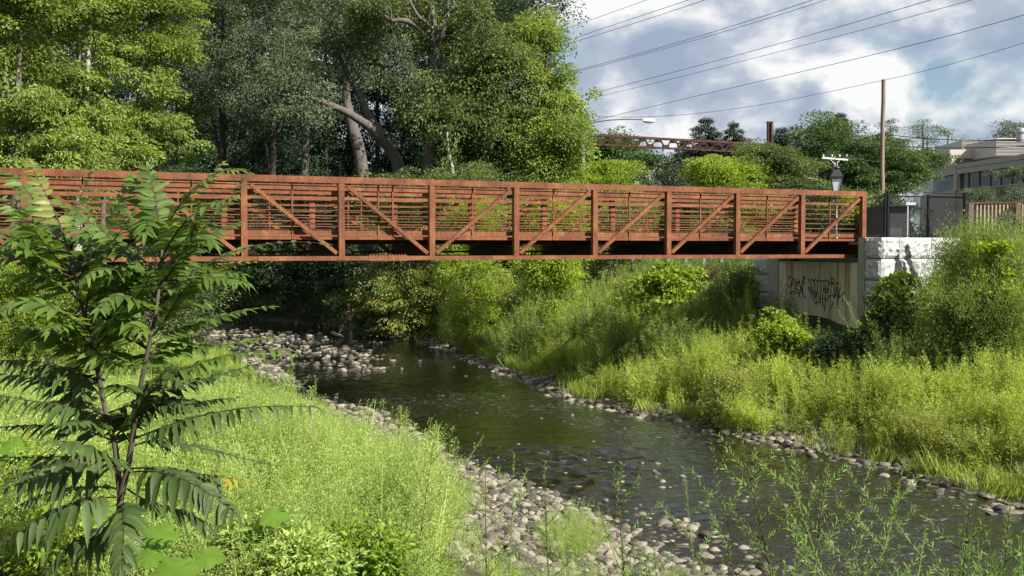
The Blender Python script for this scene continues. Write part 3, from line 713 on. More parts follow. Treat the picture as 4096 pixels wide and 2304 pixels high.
def mesh_panel(G, a, b, z0a, z1a, z1b, pitch=.085, r=.0048):
    a, b = Vector(a), Vector(b); L = (Vector((b.x, b.y, 0)) - Vector((a.x, a.y, 0))).length; d = Vector((b.x - a.x, b.y - a.y, 0)) / L
    H = z1a - z0a; n_ = int((L + H) / pitch) + 1
    for sgn in (1, -1):
        for k in range(n_):
            u0 = -H + k * pitch
            if sgn == 1: p0, p1 = (u0, 0), (u0 + H, H)
            else: p0, p1 = (u0 + H, 0), (u0, H)
            pts = []
            # clip to 0..L
            (ua, va), (ub, vb) = p0, p1
            def clip(ua, va, ub, vb):
                if ua > ub: ua, va, ub, vb = ub, vb, ua, va
                if ub <= 0 or ua >= L: return None
                if ua < 0: va += (vb - va) * (0 - ua) / (ub - ua); ua = 0
                if ub > L: vb = va + (vb - va) * (L - ua) / (ub - ua); ub = L
                return ua, va, ub, vb
            c_ = clip(ua, va, ub, vb)
            if c_ is None: continue
            ua, va, ub, vb = c_
            A = Vector((a.x, a.y, z0a)) + d * ua + Vector((0, 0, va)); B = Vector((a.x, a.y, z0a)) + d * ub + Vector((0, 0, vb))
            tube(G, [A, B], r, 3, cap=False)
for a_, b_2 in ((top[0], top[1]), (top2[0], top2[1]), (top2[1], top2[2])):
    G = Geo(); mesh_panel(G, a_, b_2, zb + .03, min(a_.z, b_2.z), b_2.z); fobj(G, 'wire_mesh', 'chainlink')

# wooden railing further right
wr = thing('wooden_railing', 'brown timber railing with thin pale balusters above the weeds', 'railing', at(3890, 900, 28.5))
wv = Matrix.Translation(-wr.location)
def wobj(G, name, m):
    o = G.obj(name, m, wr); o.matrix_parent_inverse = wv.copy(); return o
WA, WB = at(3862, 812, 29.2), at(4300, 808, 28.2)
G = Geo(); bar(G, WA, WB, .14, .045); wobj(G, 'top_rail', 'wood_fence')
zt = WA.z
for f in (.0, .02): pass
for px in (3882, 4070, 4258):
    p = at(px, 815, 28.9 if px < 4000 else 28.5); G = Geo(); box(G, (p.x, p.y, zt - .75), (.14, .14, 1.45), None); wobj(G, 'railing_post', 'wood_fence')
for k in range(26):
    px = 3908 + k * 15.2
    if abs(px - 4070) < 14 or abs(px - 4258) < 14: continue
    p = at(px, 830, 28.95 - .0025 * (px - 3900)); G = Geo(); box(G, (p.x, p.y, zt - .72), (.036, .036, 1.3), None); wobj(G, 'baluster', 'wood_pale')
a_, b_2 = at(3890, 835, 29.1), at(4290, 835, 28.1)
G = Geo(); bar(G, Vector((a_.x, a_.y, zt - .12)), Vector((b_2.x, b_2.y, zt - .12)), .03, .16); wobj(G, 'upper_board', 'rust_dark')
G = Geo(); bar(G, Vector((a_.x, a_.y, zt - 1.3)), Vector((b_2.x, b_2.y, zt - 1.3)), .04, .12); wobj(G, 'lower_board', 'wood_fence')

# ---------------------------------------------------------------- poles, lamps, wires
def pole(name, label, px, pytop, Y, r, m, group=None):
    p = at(px, pytop, Y); z0 = 4.2
    t = thing(name, label, 'utility pole', (p.x, p.y, z0), group)
    H = p.z - z0; G = Geo(); rs = np.random.default_rng(int(px))
    tube(G, [(rs.normal() * .015, rs.normal() * .015, H * k / 8) for k in range(9)], [r * (1.12 - .2 * k / 8) for k in range(9)], 12); G.obj('shaft', m, t, True)
    return t, H
lp, H = pole('utility_pole', 'weathered grey wooden pole with a long curved lamp arm beside the tall bright tree', 2331, 400, 62, .15, 'wood_pole_grey')
# arm: from the pole out over the road to the lamp head
def rel(p, t): return Vector(p) - Vector(t.location)
arm = [rel(at(x, y, 62 - .02 * (x - 2331) * .3), lp) for x, y in ((2334, 510), (2345, 500), (2380, 488), (2440, 480), (2500, 477), (2560, 478), (2580, 480))]
G = Geo(); tube(G, arm, .035, 8); G.obj('lamp_arm', 'galv', lp, True)
G = Geo(); tube(G, [arm[0] + Vector((0, 0, -.25)), arm[1] + Vector((0, 0, 0))], .03, 8); G.obj('arm_brace', 'galv', lp, True)
hd = [rel(at(x, 483, 59.9), lp) for x in (2572, 2585, 2600, 2613, 2622)]
G = Geo(); tube(G, hd, [.08, .13, .15, .12, .03], 12); G.obj('lamp_head', 'white_metal', lp, True)
rp, H = pole('utility_pole', 'tall bare brown wooden pole rising behind the chain-link fence', 3534, 318, 60, .125, 'wood_pole')
cpole, H = pole('utility_pole', 'pale pole with a wide white crossarm behind the lantern lamp', 3338, 628, 88, .14, 'wood_pole_grey')
G = Geo(); a_, b_2 = rel(at(3285, 632, 88), cpole), rel(at(3388, 640, 88), cpole); bar(G, a_ + Vector((0, -.2, 0)), b_2 + Vector((0, -.2, 0)), .12, .14); G.obj('crossarm', 'white_paint', cpole)
for s_ in (3318, 3360):
    G = Geo(); bar(G, rel(at(s_, 637, 88), cpole) + Vector((0, -.2, 0)), rel(at(3338, 660, 88), cpole) + Vector((0, -.2, 0)), .05, .05); G.obj('arm_strut', 'white_paint', cpole)
for s_ in (3290, 3325, 3355, 3384):
    q = rel(at(s_, 630, 88), cpole) + Vector((0, -.2, .05)); G = Geo(); tube(G, [q, q + Vector((0, 0, .09)), q + Vector((0, 0, .18))], [.05, .08, .04], 8); G.obj('insulator', 'white_paint', cpole, True)
fp, H = pole('utility_pole', 'thin distant pole with small crossarms beside the white gabled house', 2633, 640, 108, .13, 'wood_pole_grey')
for yy, w_ in ((644, 24), (660, 20), (700, 12)):
    G = Geo(); bar(G, rel(at(2633 - w_, yy, 107.7), fp), rel(at(2633 + w_, yy - 4, 107.7), fp), .1, .12); G.obj('crossarm', 'wood_pole_grey', fp)
p2, H = pole('utility_pole', 'short grey pole almost hidden in the trees behind the white house', 2557, 640, 125, .13, 'wood_pole_grey')
# lantern
lt0 = at(3346, 765, 38)
lant = thing('lantern_lamp', 'black old-style lantern lamp with frosted panes on a post behind the footbridge end', 'street lamp', (lt0.x, lt0.y, 4.5))
zr = lambda py: at(3346, py, 38).z - 4.5
def frus(G, z0, r0, z1, r1, n_=4, rot=math.radians(30)):
    a = np.arange(n_) * 2 * math.pi / n_ + rot; b0 = np.stack([np.cos(a) * r0, np.sin(a) * r0, np.full(n_, z0)], 1); b1 = np.stack([np.cos(a) * r1, np.sin(a) * r1, np.full(n_, z1)], 1)
    V = np.vstack([b0, b1, [[0, 0, z0]], [[0, 0, z1]]]); Fq = [[i, (i + 1) % n_, n_ + (i + 1) % n_, n_ + i] for i in range(n_)]
    G.add(V, Fq); G.add(V, [[(i + 1) % n_, i, 2 * n_] for i in range(n_)]); G.add(V, [[n_ + i, n_ + (i + 1) % n_, 2 * n_ + 1] for i in range(n_)])
G = Geo(); tube(G, [(0, 0, 0), (0, 0, .5), (0, 0, .52), (0, 0, zr(772))], [.10, .09, .05, .045], 12); G.obj('lamp_post', 'lamp_black', lant, True)
G = Geo(); frus(G, zr(764), .15, zr(716), .26); G.obj('glass_panes', 'lamp_glass', lant)
G = Geo()
for k in range(4):
    a = math.radians(30 + 90 * k); bar(G, (.155 * math.cos(a), .155 * math.sin(a), zr(766)), (.275 * math.cos(a), .275 * math.sin(a), zr(715)), .025, .025)
frus(G, zr(768), .17, zr(764), .17); G.obj('lantern_frame', 'lamp_black', lant)
G = Geo(); frus(G, zr(716), .31, zr(707), .33); frus(G, zr(706.5), .31, zr(679), .13); G.obj('lantern_roof', 'lamp_black', lant)
G = Geo(); tube(G, [(0, 0, zr(z)) for z in (679, 676, 672, 668, 665, 662, 656, 652)], [.06, .09, .11, .10, .06, .03, .05, .01], 10); G.obj('finial', 'lamp_black', lant, True)
# small cobra lamp behind the lantern
sl0 = at(3345, 740, 70)
cob = thing('street_lamp', 'slim pale street lamp arm sloping down from behind the lantern', 'street lamp', (sl0.x, sl0.y, 4.5))
G = Geo(); tube(G, [rel(at(x, y, 70), cob) for x, y in ((3320, 733), (3290, 724), (3250, 715), (3215, 709), (3205, 709))], .04, 8); G.obj('lamp_arm', 'galv', cob, True)
G = Geo(); tube(G, [rel(at(x, 711, 70), cob) for x in (3186, 3192, 3200, 3208, 3212)], [.03, .10, .12, .10, .05], 10); G.obj('lamp_head', 'white_metal', cob, True)
G = Geo(); tube(G, [rel(at(3322, 735, 70), cob), (rel(at(3322, 735, 70), cob).x, 0, 0)], .07, 8); G.obj('lamp_post', 'galv', cob, True)

def wire(label, pts, r=.013, n_=24):
    """pts: (px, py, Y); smooth curve through them"""
    P = np.array([tuple(at(*p)) for p in pts]); t_ = np.array([p[0] for p in pts], float); t_ = (t_ - t_[0]) / (t_[-1] - t_[0])
    deg = len(pts) - 1 if len(pts) < 4 else 3; u = np.linspace(0, 1, n_)
    Q = np.stack([np.polyval(np.polyfit(t_, P[:, k], deg), u) for k in range(3)], 1)
    G = Geo(); tube(G, Q, r, 5)
    tag(G.obj('power_line', 'wire', smooth=True), label, 'wire', 'overhead power lines')
sk = lambda x, y: (2300 + x / 1.434, y / 1.434)
def W2(label, pts, Y0, Y1, r=.013):
    xs_ = [sk(*p)[0] for p in pts]; x0, x1 = xs_[0], xs_[-1]
    wire(label, [(*sk(*p), Y0 + (Y1 - Y0) * ((x - x0) / (x1 - x0))) for p, x in zip(pts, xs_)], r)
W2('highest thin wire, cutting the top edge of the sky nearest the tall tree', [(-260, 233), (0, 145), (410, 0), (700, -110)], 64, 42, .011)
W2('upper of the close pair of wires leaving the crown of the tall tree', [(-260, 312), (0, 218), (650, 0), (900, -90)], 64, 40)
W2('lower of the close pair of wires leaving the crown of the tall tree', [(-260, 320), (0, 240), (745, 0), (1000, -92)], 64, 40)
W2('upper of the parallel wires that leave the tree edge beside the bright cloud', [(-180, 452), (0, 405), (700, 212), (1360, 0), (1800, -150)], 64, 34)
W2('lower of the parallel wires that leave the tree edge beside the bright cloud', [(-180, 460), (0, 415), (700, 226), (1440, 0), (1800, -122)], 64, 34, .011)
W2('wire starting just above the grey lamp pole, third from the lowest on its right', [(-60, 575), (30, 555), (1050, 283), (2040, 0), (2600, -175)], 63, 32)
W2('thinner wire just under the one from above the grey lamp pole', [(-60, 600), (75, 570), (1480, 215), (2280, 0), (2700, -120)], 63, 32, .011)
W2('wire from the lamp arm passing high above the bare brown pole', [(45, 706), (85, 697), (1000, 480), (1760, 303), (2576, 83), (2800, 18)], 62, 36)
wire('long sagging wire fixed to the top of the bare brown pole, lamp side', [(2333, 462, 62), (2500, 467, 62), (2650, 465, 61.5), (3000, 427, 61), (3300, 369, 60.4), (3534, 321, 60)])
wire('wire rising from the top of the bare brown pole out of the picture', [(3534, 321, 60), (3700, 283, 57), (4096, 172, 50), (4300, 110, 46)])
wire('black cable from the bare brown pole along the office roof', [(3534, 536, 60), (3700, 553, 59), (3850, 561, 58), (4096, 560, 56), (4300, 552, 54)], .026)
wire('black cable from the bare brown pole across the office parapet', [(3534, 582, 60), (3700, 590, 59), (3850, 592, 58), (4096, 585, 56), (4300, 575, 54)], .026)
wire('upper black cable sagging from the bare brown pole to the white crossarm', [(3534, 536, 60), (3450, 560, 68), (3380, 590, 76), (3290, 612, 88)], .026)
wire('lower black cable sagging from the bare brown pole to the white crossarm', [(3534, 582, 60), (3450, 604, 68), (3400, 620, 78), (3340, 634, 88)], .026)
wire('pale thin wire from the white crossarm to the office parapet', [(3384, 630, 88), (3500, 645, 92), (3680, 655, 100), (3760, 652, 106)], .02)
wire('low thin wire running in front of the office base', [(3700, 770, 70), (3850, 776, 66), (4000, 776, 62), (4200, 770, 58)], .02)

# railway gantry
ga = thing('railway_gantry', 'rusty lattice girder of an old railway gantry with its tall post', 'gantry', (at(3080, 900, 86).x, 86, 4.4))
gl_t = [at(2370, 540, 74), at(3082, 580, 86)]; gl_b = [at(2370, 578, 74), at(3082, 614, 86)]
def gv(k, top_): a_, b_2 = (gl_t if top_ else gl_b); return rel(a_ + (b_2 - a_) * k, ga)
G = Geo(); bar(G, gv(0, 1), gv(1, 1), .34, .16); G.obj('upper_chord', 'gantry_rust', ga)
G = Geo(); bar(G, gv(0, 0), gv(1, 0), .34, .12); G.obj('lower_chord', 'gantry_rust', ga)
for k in range(12):
    for dy in (-.13, .13):
        o_ = Vector((0, dy, 0))
        G = Geo(); bar(G, gv((k + .12) / 12, 1) + o_, gv((k + .46) / 12, 0) + o_, .05, .07); bar(G, gv((k + .54) / 12, 0) + o_, gv((k + .88) / 12, 1) + o_, .05, .07); G.obj('lattice_bar', 'gantry_rust', ga)
for k in range(13):
    G = Geo(); p = gv(k / 12, 1); box(G, p + Vector((0, 0, -.14)), (.42, .30, .26)); G.obj('gusset_plate', 'gantry_rust', ga)
    if k < 12: G = Geo(); p = gv((k + .5) / 12, 0); box(G, p + Vector((0, 0, .12)), (.50, .30, .24)); G.obj('gusset_plate', 'gantry_rust', ga)
pt = rel(at(3079, 492, 86), ga); G = Geo()
for dx in (-.14, .14): box(G, (pt.x + dx, pt.y, pt.z / 2), (.14, .36, pt.z))
box(G, (pt.x, pt.y, pt.z / 2), (.16, .05, pt.z - .1)); box(G, (pt.x, pt.y, pt.z + .05), (.5, .44, .1)); G.obj('gantry_post', 'gantry_rust', ga)
G = Geo(); tube(G, [(pt.x + .34, pt.y, 1), (pt.x + .34, pt.y, pt.z - .1)], .02, 5)
for k in range(22): bar(G, (pt.x + .18, pt.y, 2 + k * .38), (pt.x + .36, pt.y, 2 + k * .38), .02, .02)
G.obj('ladder', 'gantry_rust', ga)

# ---------------------------------------------------------------- office building
of = thing('office_building', 'beige curved office building with a long dark strip of windows and louvred roof screens', 'building', (at(3900, 900, 105).x, 105, 4.5))
ov = Matrix.Translation(-of.location)
def oobj(G, name, m):
    o = G.obj(name, m, of); o.matrix_parent_inverse = ov.copy(); return o
PL = [(3655, 138), (3672, 129), (3690, 124), (3730, 118.5), (3780, 115), (3832, 111.5), (3960, 105.5), (4090, 100), (4330, 92)]
pp = [Vector((at(a, 900, b).x, b, 0)) for a, b in PL]
zP1 = at(4090, 618, 100).z; zP0 = at(4060, 666, 101).z; zS = at(4060, 740, 101).z
back = Vector((6, 45, 0))
def wallstrip(G, z0, z1, off=0.0, th=.3, a=0, b=None):
    b = len(pp) - 1 if b is None else b
    for i in range(a, b):
        d = (pp[i + 1] - pp[i]); n_ = Vector((d.y, -d.x, 0)).normalized()
        if n_.y > 0: n_ = -n_
        A0, A1 = pp[i] + n_ * off, pp[i + 1] + n_ * off; B0, B1 = A0 - n_ * th, A1 - n_ * th
        V = [(*A0.xy, z0), (*A1.xy, z0), (*A1.xy, z1), (*A0.xy, z1), (*B0.xy, z0), (*B1.xy, z0), (*B1.xy, z1), (*B0.xy, z1)]
        G.add(V, [[0, 1, 2, 3], [4, 7, 6, 5], [3, 2, 6, 7], [0, 4, 5, 1], [0, 3, 7, 4], [1, 5, 6, 2]])
G = Geo(); wallstrip(G, zP0, zP1, .25, .6); oobj(G, 'parapet', 'stucco')
G = Geo(); wallstrip(G, zP0 + .55, zP0 + .60, .27, .05); oobj(G, 'parapet_line', 'window_frame')
G = Geo(); wallstrip(G, 3.5, zS, .2, .5, 2); oobj(G, 'lower_wall', 'stucco')
G = Geo(); wallstrip(G, zS - .003, zS + .08, .32, .6, 2); oobj(G, 'sill', 'stucco_pale')
for i in range(0, len(pp) - 1):
    d = pp[i + 1] - pp[i]; L = d.length; nb = max(1, int(L / 1.55)); n_ = Vector((d.y, -d.x, 0)).normalized()
    if n_.y > 0: n_ = -n_
    for k in range(nb):
        a_, b_2 = pp[i] + d * (k / nb), pp[i] + d * ((k + 1) / nb)
        G = Geo(); V = [(*a_.xy, (zS if i > 1 else 4.6)), (*b_2.xy, (zS if i > 1 else 4.6)), (*b_2.xy, zP0), (*a_.xy, zP0)]; G.add(V, [[0, 1, 2, 3]])
        w_ = oobj(G, 'window', 'win_glass')
        G = Geo(); c_ = a_ + n_ * .05; zb_ = zS if i > 1 else 4.6
        box(G, (c_.x, c_.y, (zb_ + zP0) / 2), (.07, .07, zP0 - zb_ - .01)); oobj(G, 'mullion', 'window_frame')
for k in (5,):
    p = pp[k]; G = Geo(); box(G, (p.x, p.y - .05, (zS + zP0) / 2), (.9, .5, zP0 - zS + .06)); oobj(G, 'pier', 'stucco_pale')
G = Geo(); poly = [(*p.xy, zP1 - .5) for p in pp] + [(pp[-1].x + 10, 150, zP1 - .5), (pp[0].x + 4, 150, zP1 - .5)]
me = bpy.data.meshes.new('roof'); me.from_pydata(poly, [], [list(range(len(poly)))]); me.materials.append(MATS['stucco']); ro = bpy.data.objects.new('roof', me); COL.objects.link(ro); ro.parent = of; ro.matrix_parent_inverse = ov.copy()
def pbox(px0, px1, py0, py1, Y, depth, name, m):
    a_, b_2 = at(px0, py0, Y), at(px1, py1, Y); G = Geo(); z1, z0 = a_.z, b_2.z
    box(G, ((a_.x + b_2.x) / 2, Y + depth / 2, (z0 + z1) / 2), (abs(b_2.x - a_.x), depth, z1 - z0)); return oobj(G, name, m)
pbox(3702, 3800, 625, 657, 128, 9, 'upper_wall', 'stucco_pale'); pbox(3708, 3790, 657.5, 690, 128.4, 8, 'upper_window', 'win_glass_pale')
pbox(3800, 3985, 598, 633, 118, 12, 'upper_wall', 'stucco_pale'); pbox(3822, 3985, 633.5, 662, 118.6, 10, 'upper_window', 'win_glass_pale'); pbox(3806, 3822, 633, 665, 118, 10, 'upper_wall', 'stucco_pale')
def louv(px0, px1, py0, py1, Y, n_):
    p = pbox(px0, px1, py0, py1, Y + .4, 8, 'roof_screen', 'louvre')
    G = Geo(); a_, b_2 = at(px0, py0, Y), at(px1, py1, Y)
    for k in range(n_):
        z = b_2.z + (a_.z - b_2.z) * (k + .5) / n_; box(G, ((a_.x + b_2.x) / 2, Y + .2, z), (abs(b_2.x - a_.x) + .06, .34, (a_.z - b_2.z) / n_ * .45))
    o = G.obj('slat_rows', 'louvre', p)
louv(3850, 3984, 561, 597, 121, 7); louv(3987, 4130, 552, 622, 112, 12)
p = at(4082, 545, 110); G = Geo(); tube(G, [(p.x, p.y, p.z - .6 + q) for q in (0, .9, .95, 1.15, 1.2, 1.4, 1.5)], [.42, .42, .55, .55, .42, .38, .1], 14); oobj(G, 'roof_vent', 'galv')
# small dark building behind the fence
db = thing('garage', 'low dark building with a pale flat roof edge behind the chain-link fence', 'building', (at(3600, 880, 48).x, 48, 4.5))
G = Geo(); a_, b_2 = at(3560, 826, 48), at(3640, 905, 48); w_ = b_2.x - a_.x; xm = (a_.x + b_2.x) / 2 - db.location.x
box(G, (xm, 2, (a_.z - 4.5) / 2), (w_, 4, a_.z - 4.5)); G.obj('wall', 'dark_wall', db)
G = Geo(); box(G, (xm, 1.9, a_.z - 4.5 + .04), (w_ + .3, 4.3, .07)); G.obj('roof', 'dark_wall', db)
G = Geo(); box(G, (xm - .2, -.03, .45), (w_ * .6, .05, .9)); G.obj('garage_door', 'window_frame', db)
sp_ = at(3631, 815, 44); sg = thing('sign_post', 'thin white post with a small blank sign behind the chain-link fence', 'sign', (sp_.x, sp_.y, 4.5))
G = Geo(); tube(G, [(0, 0, 0), (0, 0, sp_.z - 4.5)], .03, 8); G.obj('post', 'white_paint', sg); G = Geo(); box(G, (.12, -.04, sp_.z - 4.5), (.42, .02, .11)); G.obj('sign_board', 'white_paint', sg)

# white gabled house
hs0 = at(2632, 760, 120); hs = thing('gabled_house', 'white house with a grey roof and a steep front gable far behind the footbridge', 'house', (hs0.x, 120, 4.5))
zz_ = lambda py: at(2632, py, 120).z - 4.5; xx_ = lambda px: (px - 2632) / F * 120
G = Geo(); box(G, (xx_(2620), 5, zz_(700) / 2), (xx_(2700) - xx_(2545), 8, zz_(700))); G.obj('wall', 'white_paint', hs)
G = Geo(); x0, x1, xe, xf = xx_(2560), xx_(2684), xx_(2540), xx_(2704); zt_, ze = zz_(676), zz_(706)
G.add([(xe, .6, ze), (xf, .6, ze), (x1, 5, zt_), (x0, 5, zt_), (xe, 9.4, ze), (xf, 9.4, ze)], [[0, 1, 2, 3], [4, 3, 2, 5], [0, 3, 4, 4], [1, 5, 2, 2]]); G.obj('roof', 'roof_shingle', hs)
gx0, gx1, gz0, gz1 = xx_(2598), xx_(2658), zz_(706), zz_(670)
G = Geo(); G.add([(gx0, 0, 0), (gx1, 0, 0), (gx1, 0, gz0), ((gx0 + gx1) / 2, 0, gz1), (gx0, 0, gz0), (gx0, 6, 0), (gx1, 6, 0), (gx1, 6, gz0), ((gx0 + gx1) / 2, 6, gz1), (gx0, 6, gz0)], [[0, 1, 2, 4], [0, 4, 9, 5], [1, 6, 7, 2]]); G.add([(gx0, 0, gz0), (gx1, 0, gz0), ((gx0 + gx1) / 2, 0, gz1)], [[0, 1, 2]]); G.obj('gable_wall', 'white_paint', hs)
G = Geo(); xm = (gx0 + gx1) / 2
bar(G, (gx0 - .35, -.1, gz0 - .25), (xm, -.1, gz1 + .15), .3, .22); bar(G, (gx1 + .35, -.1, gz0 - .25), (xm, -.1, gz1 + .15), .3, .22); G.obj('gable_trim', 'white_paint', hs)
G = Geo(); box(G, (xm, -.03, gz0 * .55), (.9, .05, 1.3)); G.obj('window', 'win_glass', hs)

# guard rail on the far bank road edge
gr = thing('guard_rail', 'dark guard rail on pale posts at the top of the bank under the footbridge', 'guard rail', (at(2700, 1050, 50).x, 50, 3.7))
gvv = Matrix.Translation(-gr.location)
A_, B_ = at(2440, 1043, 47), at(3080, 1043, 46); d_ = B_ - A_
G = Geo(); bar(G, A_, B_, .06, .26); o = G.obj('rail', 'dark_wall', gr); o.matrix_parent_inverse = gvv.copy()
for k in range(9):
    p = A_ + d_ * ((k + .3) / 9); G = Geo(); box(G, (p.x, p.y - .1, p.z - .28), (.11, .11, .9)); o = G.obj('post', 'concrete_plain', gr); o.matrix_parent_inverse = gvv.copy()


# ---------------------------------------------------------------- trees
def clump(G, rng, c, r, n, L, flat=.45, droop=.25, up=.9, out=None, wr=.55):
    """n leaves spread through an oblate spray of radius r around c"""
    d = rand_dirs(rng, n); rad = r * rng.random((n, 1)) ** .5
    P = c + d * rad * [1, 1, flat] - np.stack([np.zeros(n), np.zeros(n), (rad[:, 0] / r) ** 2 * droop * r], 1)
    D = d * [1, 1, .5] + rng.normal(size=(n, 3)) * .55 - [0, 0, droop]
    if out is not None: D = D + out * .5
    Nn = rng.normal(size=(n, 3)) * .55 + [0, 0, up]
    Ls = L * rng.uniform(.65, 1.25, n)
    leaves(G, P, D, Nn, Ls, Ls * wr)
def blob_points(rng, blobs, n, inner=.35):
    """points inside a union of ellipsoids (c, r), more of them near the skin"""
    vol = np.array([b[1][0] * b[1][1] * b[1][2] for b in blobs]) ** .75; vol /= vol.sum(); out = []
    k = rng.choice(len(blobs), n, p=vol)
    for i in k:
        c, r = blobs[i]; d = unit(rng.normal(size=3)); q = inner + (1 - inner) * rng.random() ** .6
        out.append(np.array(c) + d * q * np.array(r))
    return np.array(out)
def curve_branch(G, a, b, r0, r1, rng, sag=.12, n=6, sides=5):
    a, b = np.array(a, float), np.array(b, float); L = np.linalg.norm(b - a); t = np.linspace(0, 1, n)[:, None]
    mid = (a + b) / 2 + rng.normal(size=3) * L * .10 + [0, 0, L * sag]
    P = a * (1 - t) ** 2 + 2 * mid * t * (1 - t) + b * t ** 2
    tube(G, P, np.linspace(r0, r1, n), sides, cap=False)
def make_tree(name, label, mleaf, mbark, base, trunks, blobs, nclump, seed, cr=.85, cn=120, L=.15, flat=.45, droop=.25, group=None, br=.032, cat='tree', inner=.35, links=.55, wr=.55, up=.9, bough=(6, 1.25, .16)):
    """trunks: list of (points, radii) in world space; blobs: crown ellipsoids in world space"""
    rng = np.random.default_rng(seed); base = np.array(tuple(base), float)
    t = thing(name, label, cat, tuple(base), group)
    T = Geo(); nodes = []
    for pts, rad in trunks:
        P = np.array([tuple(p) for p in pts], float); m_ = len(P); u = np.linspace(0, 1, m_ * 3); u0 = np.linspace(0, 1, m_)
        Q = np.stack([np.interp(u, u0, P[:, k]) for k in range(3)], 1); Q[1:-1] = (Q[:-2] + 2 * Q[1:-1] + Q[2:]) / 4; Q[1:-1] += rng.normal(size=Q[1:-1].shape) * np.interp(u, np.linspace(0, 1, len(rad)), rad)[1:-1, None] * .12
        R = np.interp(u, np.linspace(0, 1, len(rad)), rad); tube(T, Q - base, R, 9, cap=False)
        for q, r in zip(Q[len(Q) // 4:], R[len(Q) // 4:]): nodes.append((q, r))
    C = Geo(); nbg = max(4, int(nclump / bough[0])); cb = blob_points(rng, blobs, nbg, inner); pts = []
    for q in cb:
        slope = rng.normal(size=2) * .12
        for _ in range(bough[0]):
            o = rng.normal(size=2) * bough[1] * cr * .8; pts.append(q + [o[0], o[1], o @ slope - .10 * (o @ o) / (bough[1] * cr + .1) + rng.normal() * bough[2] * cr])
    pts = np.array(pts); cen = np.mean([b[0] for b in blobs], axis=0)
    NP_ = np.array([q for q, _ in nodes]); NR = [r for _, r in nodes]
    for c in pts:
        if rng.random() < links * (.5 if bough[0] > 1 else 1):
            dd = np.linalg.norm((NP_ - c) * [1, 1, .7] + [0, 0, .0], axis=1) + np.maximum(NP_[:, 2] - c[2], 0) * 1.5
            k = int(np.argmin(dd)); curve_branch(T, NP_[k] - base, c - base, min(NR[k] * .45, br), .010, rng)
        clump(C, rng, c - base, cr * rng.uniform(.6, 1.25), int(cn * rng.uniform(.6, 1.3)), L, flat, droop, up, unit(c - cen), wr)
    to = T.obj('trunk', mbark, t, True); co_ = C.obj('crown', mleaf, t)
    return t
def P4(x, y, Y): return np.array(tuple(fat(x, y, Y)))
def TR(label, Y, tx, crowns, mleaf='leaf_maple', mbark='bark_grey', n=150, r0=.22, seed=None, name='maple_tree', lean=0, depth=.8, **kw):
    """tree with a single trunk; tx and crown ellipses (cx, cy, rx, ry) measured on the photograph at distance Y"""
    s = F / 1.59 / Y; b = P4(tx, 560, Y); gz = hz(b[0], Y); b[2] = gz - .1
    tops = [P4(c[0], c[1], Y) for c in crowns]; hi = max(tops, key=lambda p: p[2])
    blobs = [((*P4(c[0], c[1], Y + (c[4] if len(c) > 4 else 0)),), (c[2] / s, c[2] / s * depth, c[3] / s)) for c in crowns]
    mid = (b + hi) / 2; mid[0] = b[0] + (hi[0] - b[0]) * .3 + lean
    tr_ = [([b, mid, hi], [r0, r0 * .7, r0 * .25])]
    rg = np.random.default_rng(seed or int(abs(tx) * 7 + Y))
    for tp in tops:
        if tp is not hi: a = b + (mid - b) * rg.uniform(.6, .95); tr_.append(([a, (a + tp) / 2 + [0, 0, .3], tp], [r0 * .45, r0 * .3, r0 * .12]))
    return make_tree(name, label, mleaf, mbark, b, tr_, blobs, n, rg.integers(1 << 30), **kw)
GF = 'trees of the wood across the river'
lay = dict(bough=(6, 1.05, .28), flat=.32, droop=.4, cr=.85, cn=185, L=.15, group=GF)
TR('bright layered maple at the edge of the picture, palest of the wood', 41, 30, [(10, 100, 115, 190), (70, 330, 95, 115), (60, -60, 110, 90)], n=270, **lay)
TR('bright maple whose forked pale trunk shows high up', 46, 186, [(200, 40, 125, 160), (180, 290, 100, 100), (240, -70, 110, 80)], n=280, mbark='bark_pale', **lay)
TR('broad maple right of the forked pale trunk, below the patch of sky', 50, 330, [(350, 70, 120, 130), (320, 290, 115, 90), (370, -60, 110, 80)], n=280, **lay)
TR('low bright maple just above the bridge rail, behind the tree of heaven', 43, 110, [(110, 370, 90, 85)], n=90, **lay)
TR('layered low maple above the bridge rail with a dark hollow beneath', 48, 255, [(262, 380, 95, 70)], n=90, **lay)
TR('maple with dim lower sprays next to the dark grove', 72, 430, [(450, 150, 100, 180), (430, 370, 95, 80), (470, -30, 100, 80)], n=260, **lay)
dk = dict(bough=(4, .9, .6), flat=.7, droop=.35, cr=.9, cn=150, L=.135, group=GF)
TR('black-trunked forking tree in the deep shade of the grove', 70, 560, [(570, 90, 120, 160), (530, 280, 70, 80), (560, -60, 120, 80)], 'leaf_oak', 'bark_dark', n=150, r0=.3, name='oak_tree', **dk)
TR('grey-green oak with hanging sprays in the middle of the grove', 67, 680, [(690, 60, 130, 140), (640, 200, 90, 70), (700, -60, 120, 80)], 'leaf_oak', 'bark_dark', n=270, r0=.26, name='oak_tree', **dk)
TR('dark understorey tree under the hanging oak sprays', 72, 625, [(640, 320, 110, 90)], 'leaf_dark', 'bark_dark', n=100, r0=.2, name='oak_tree', **dk)
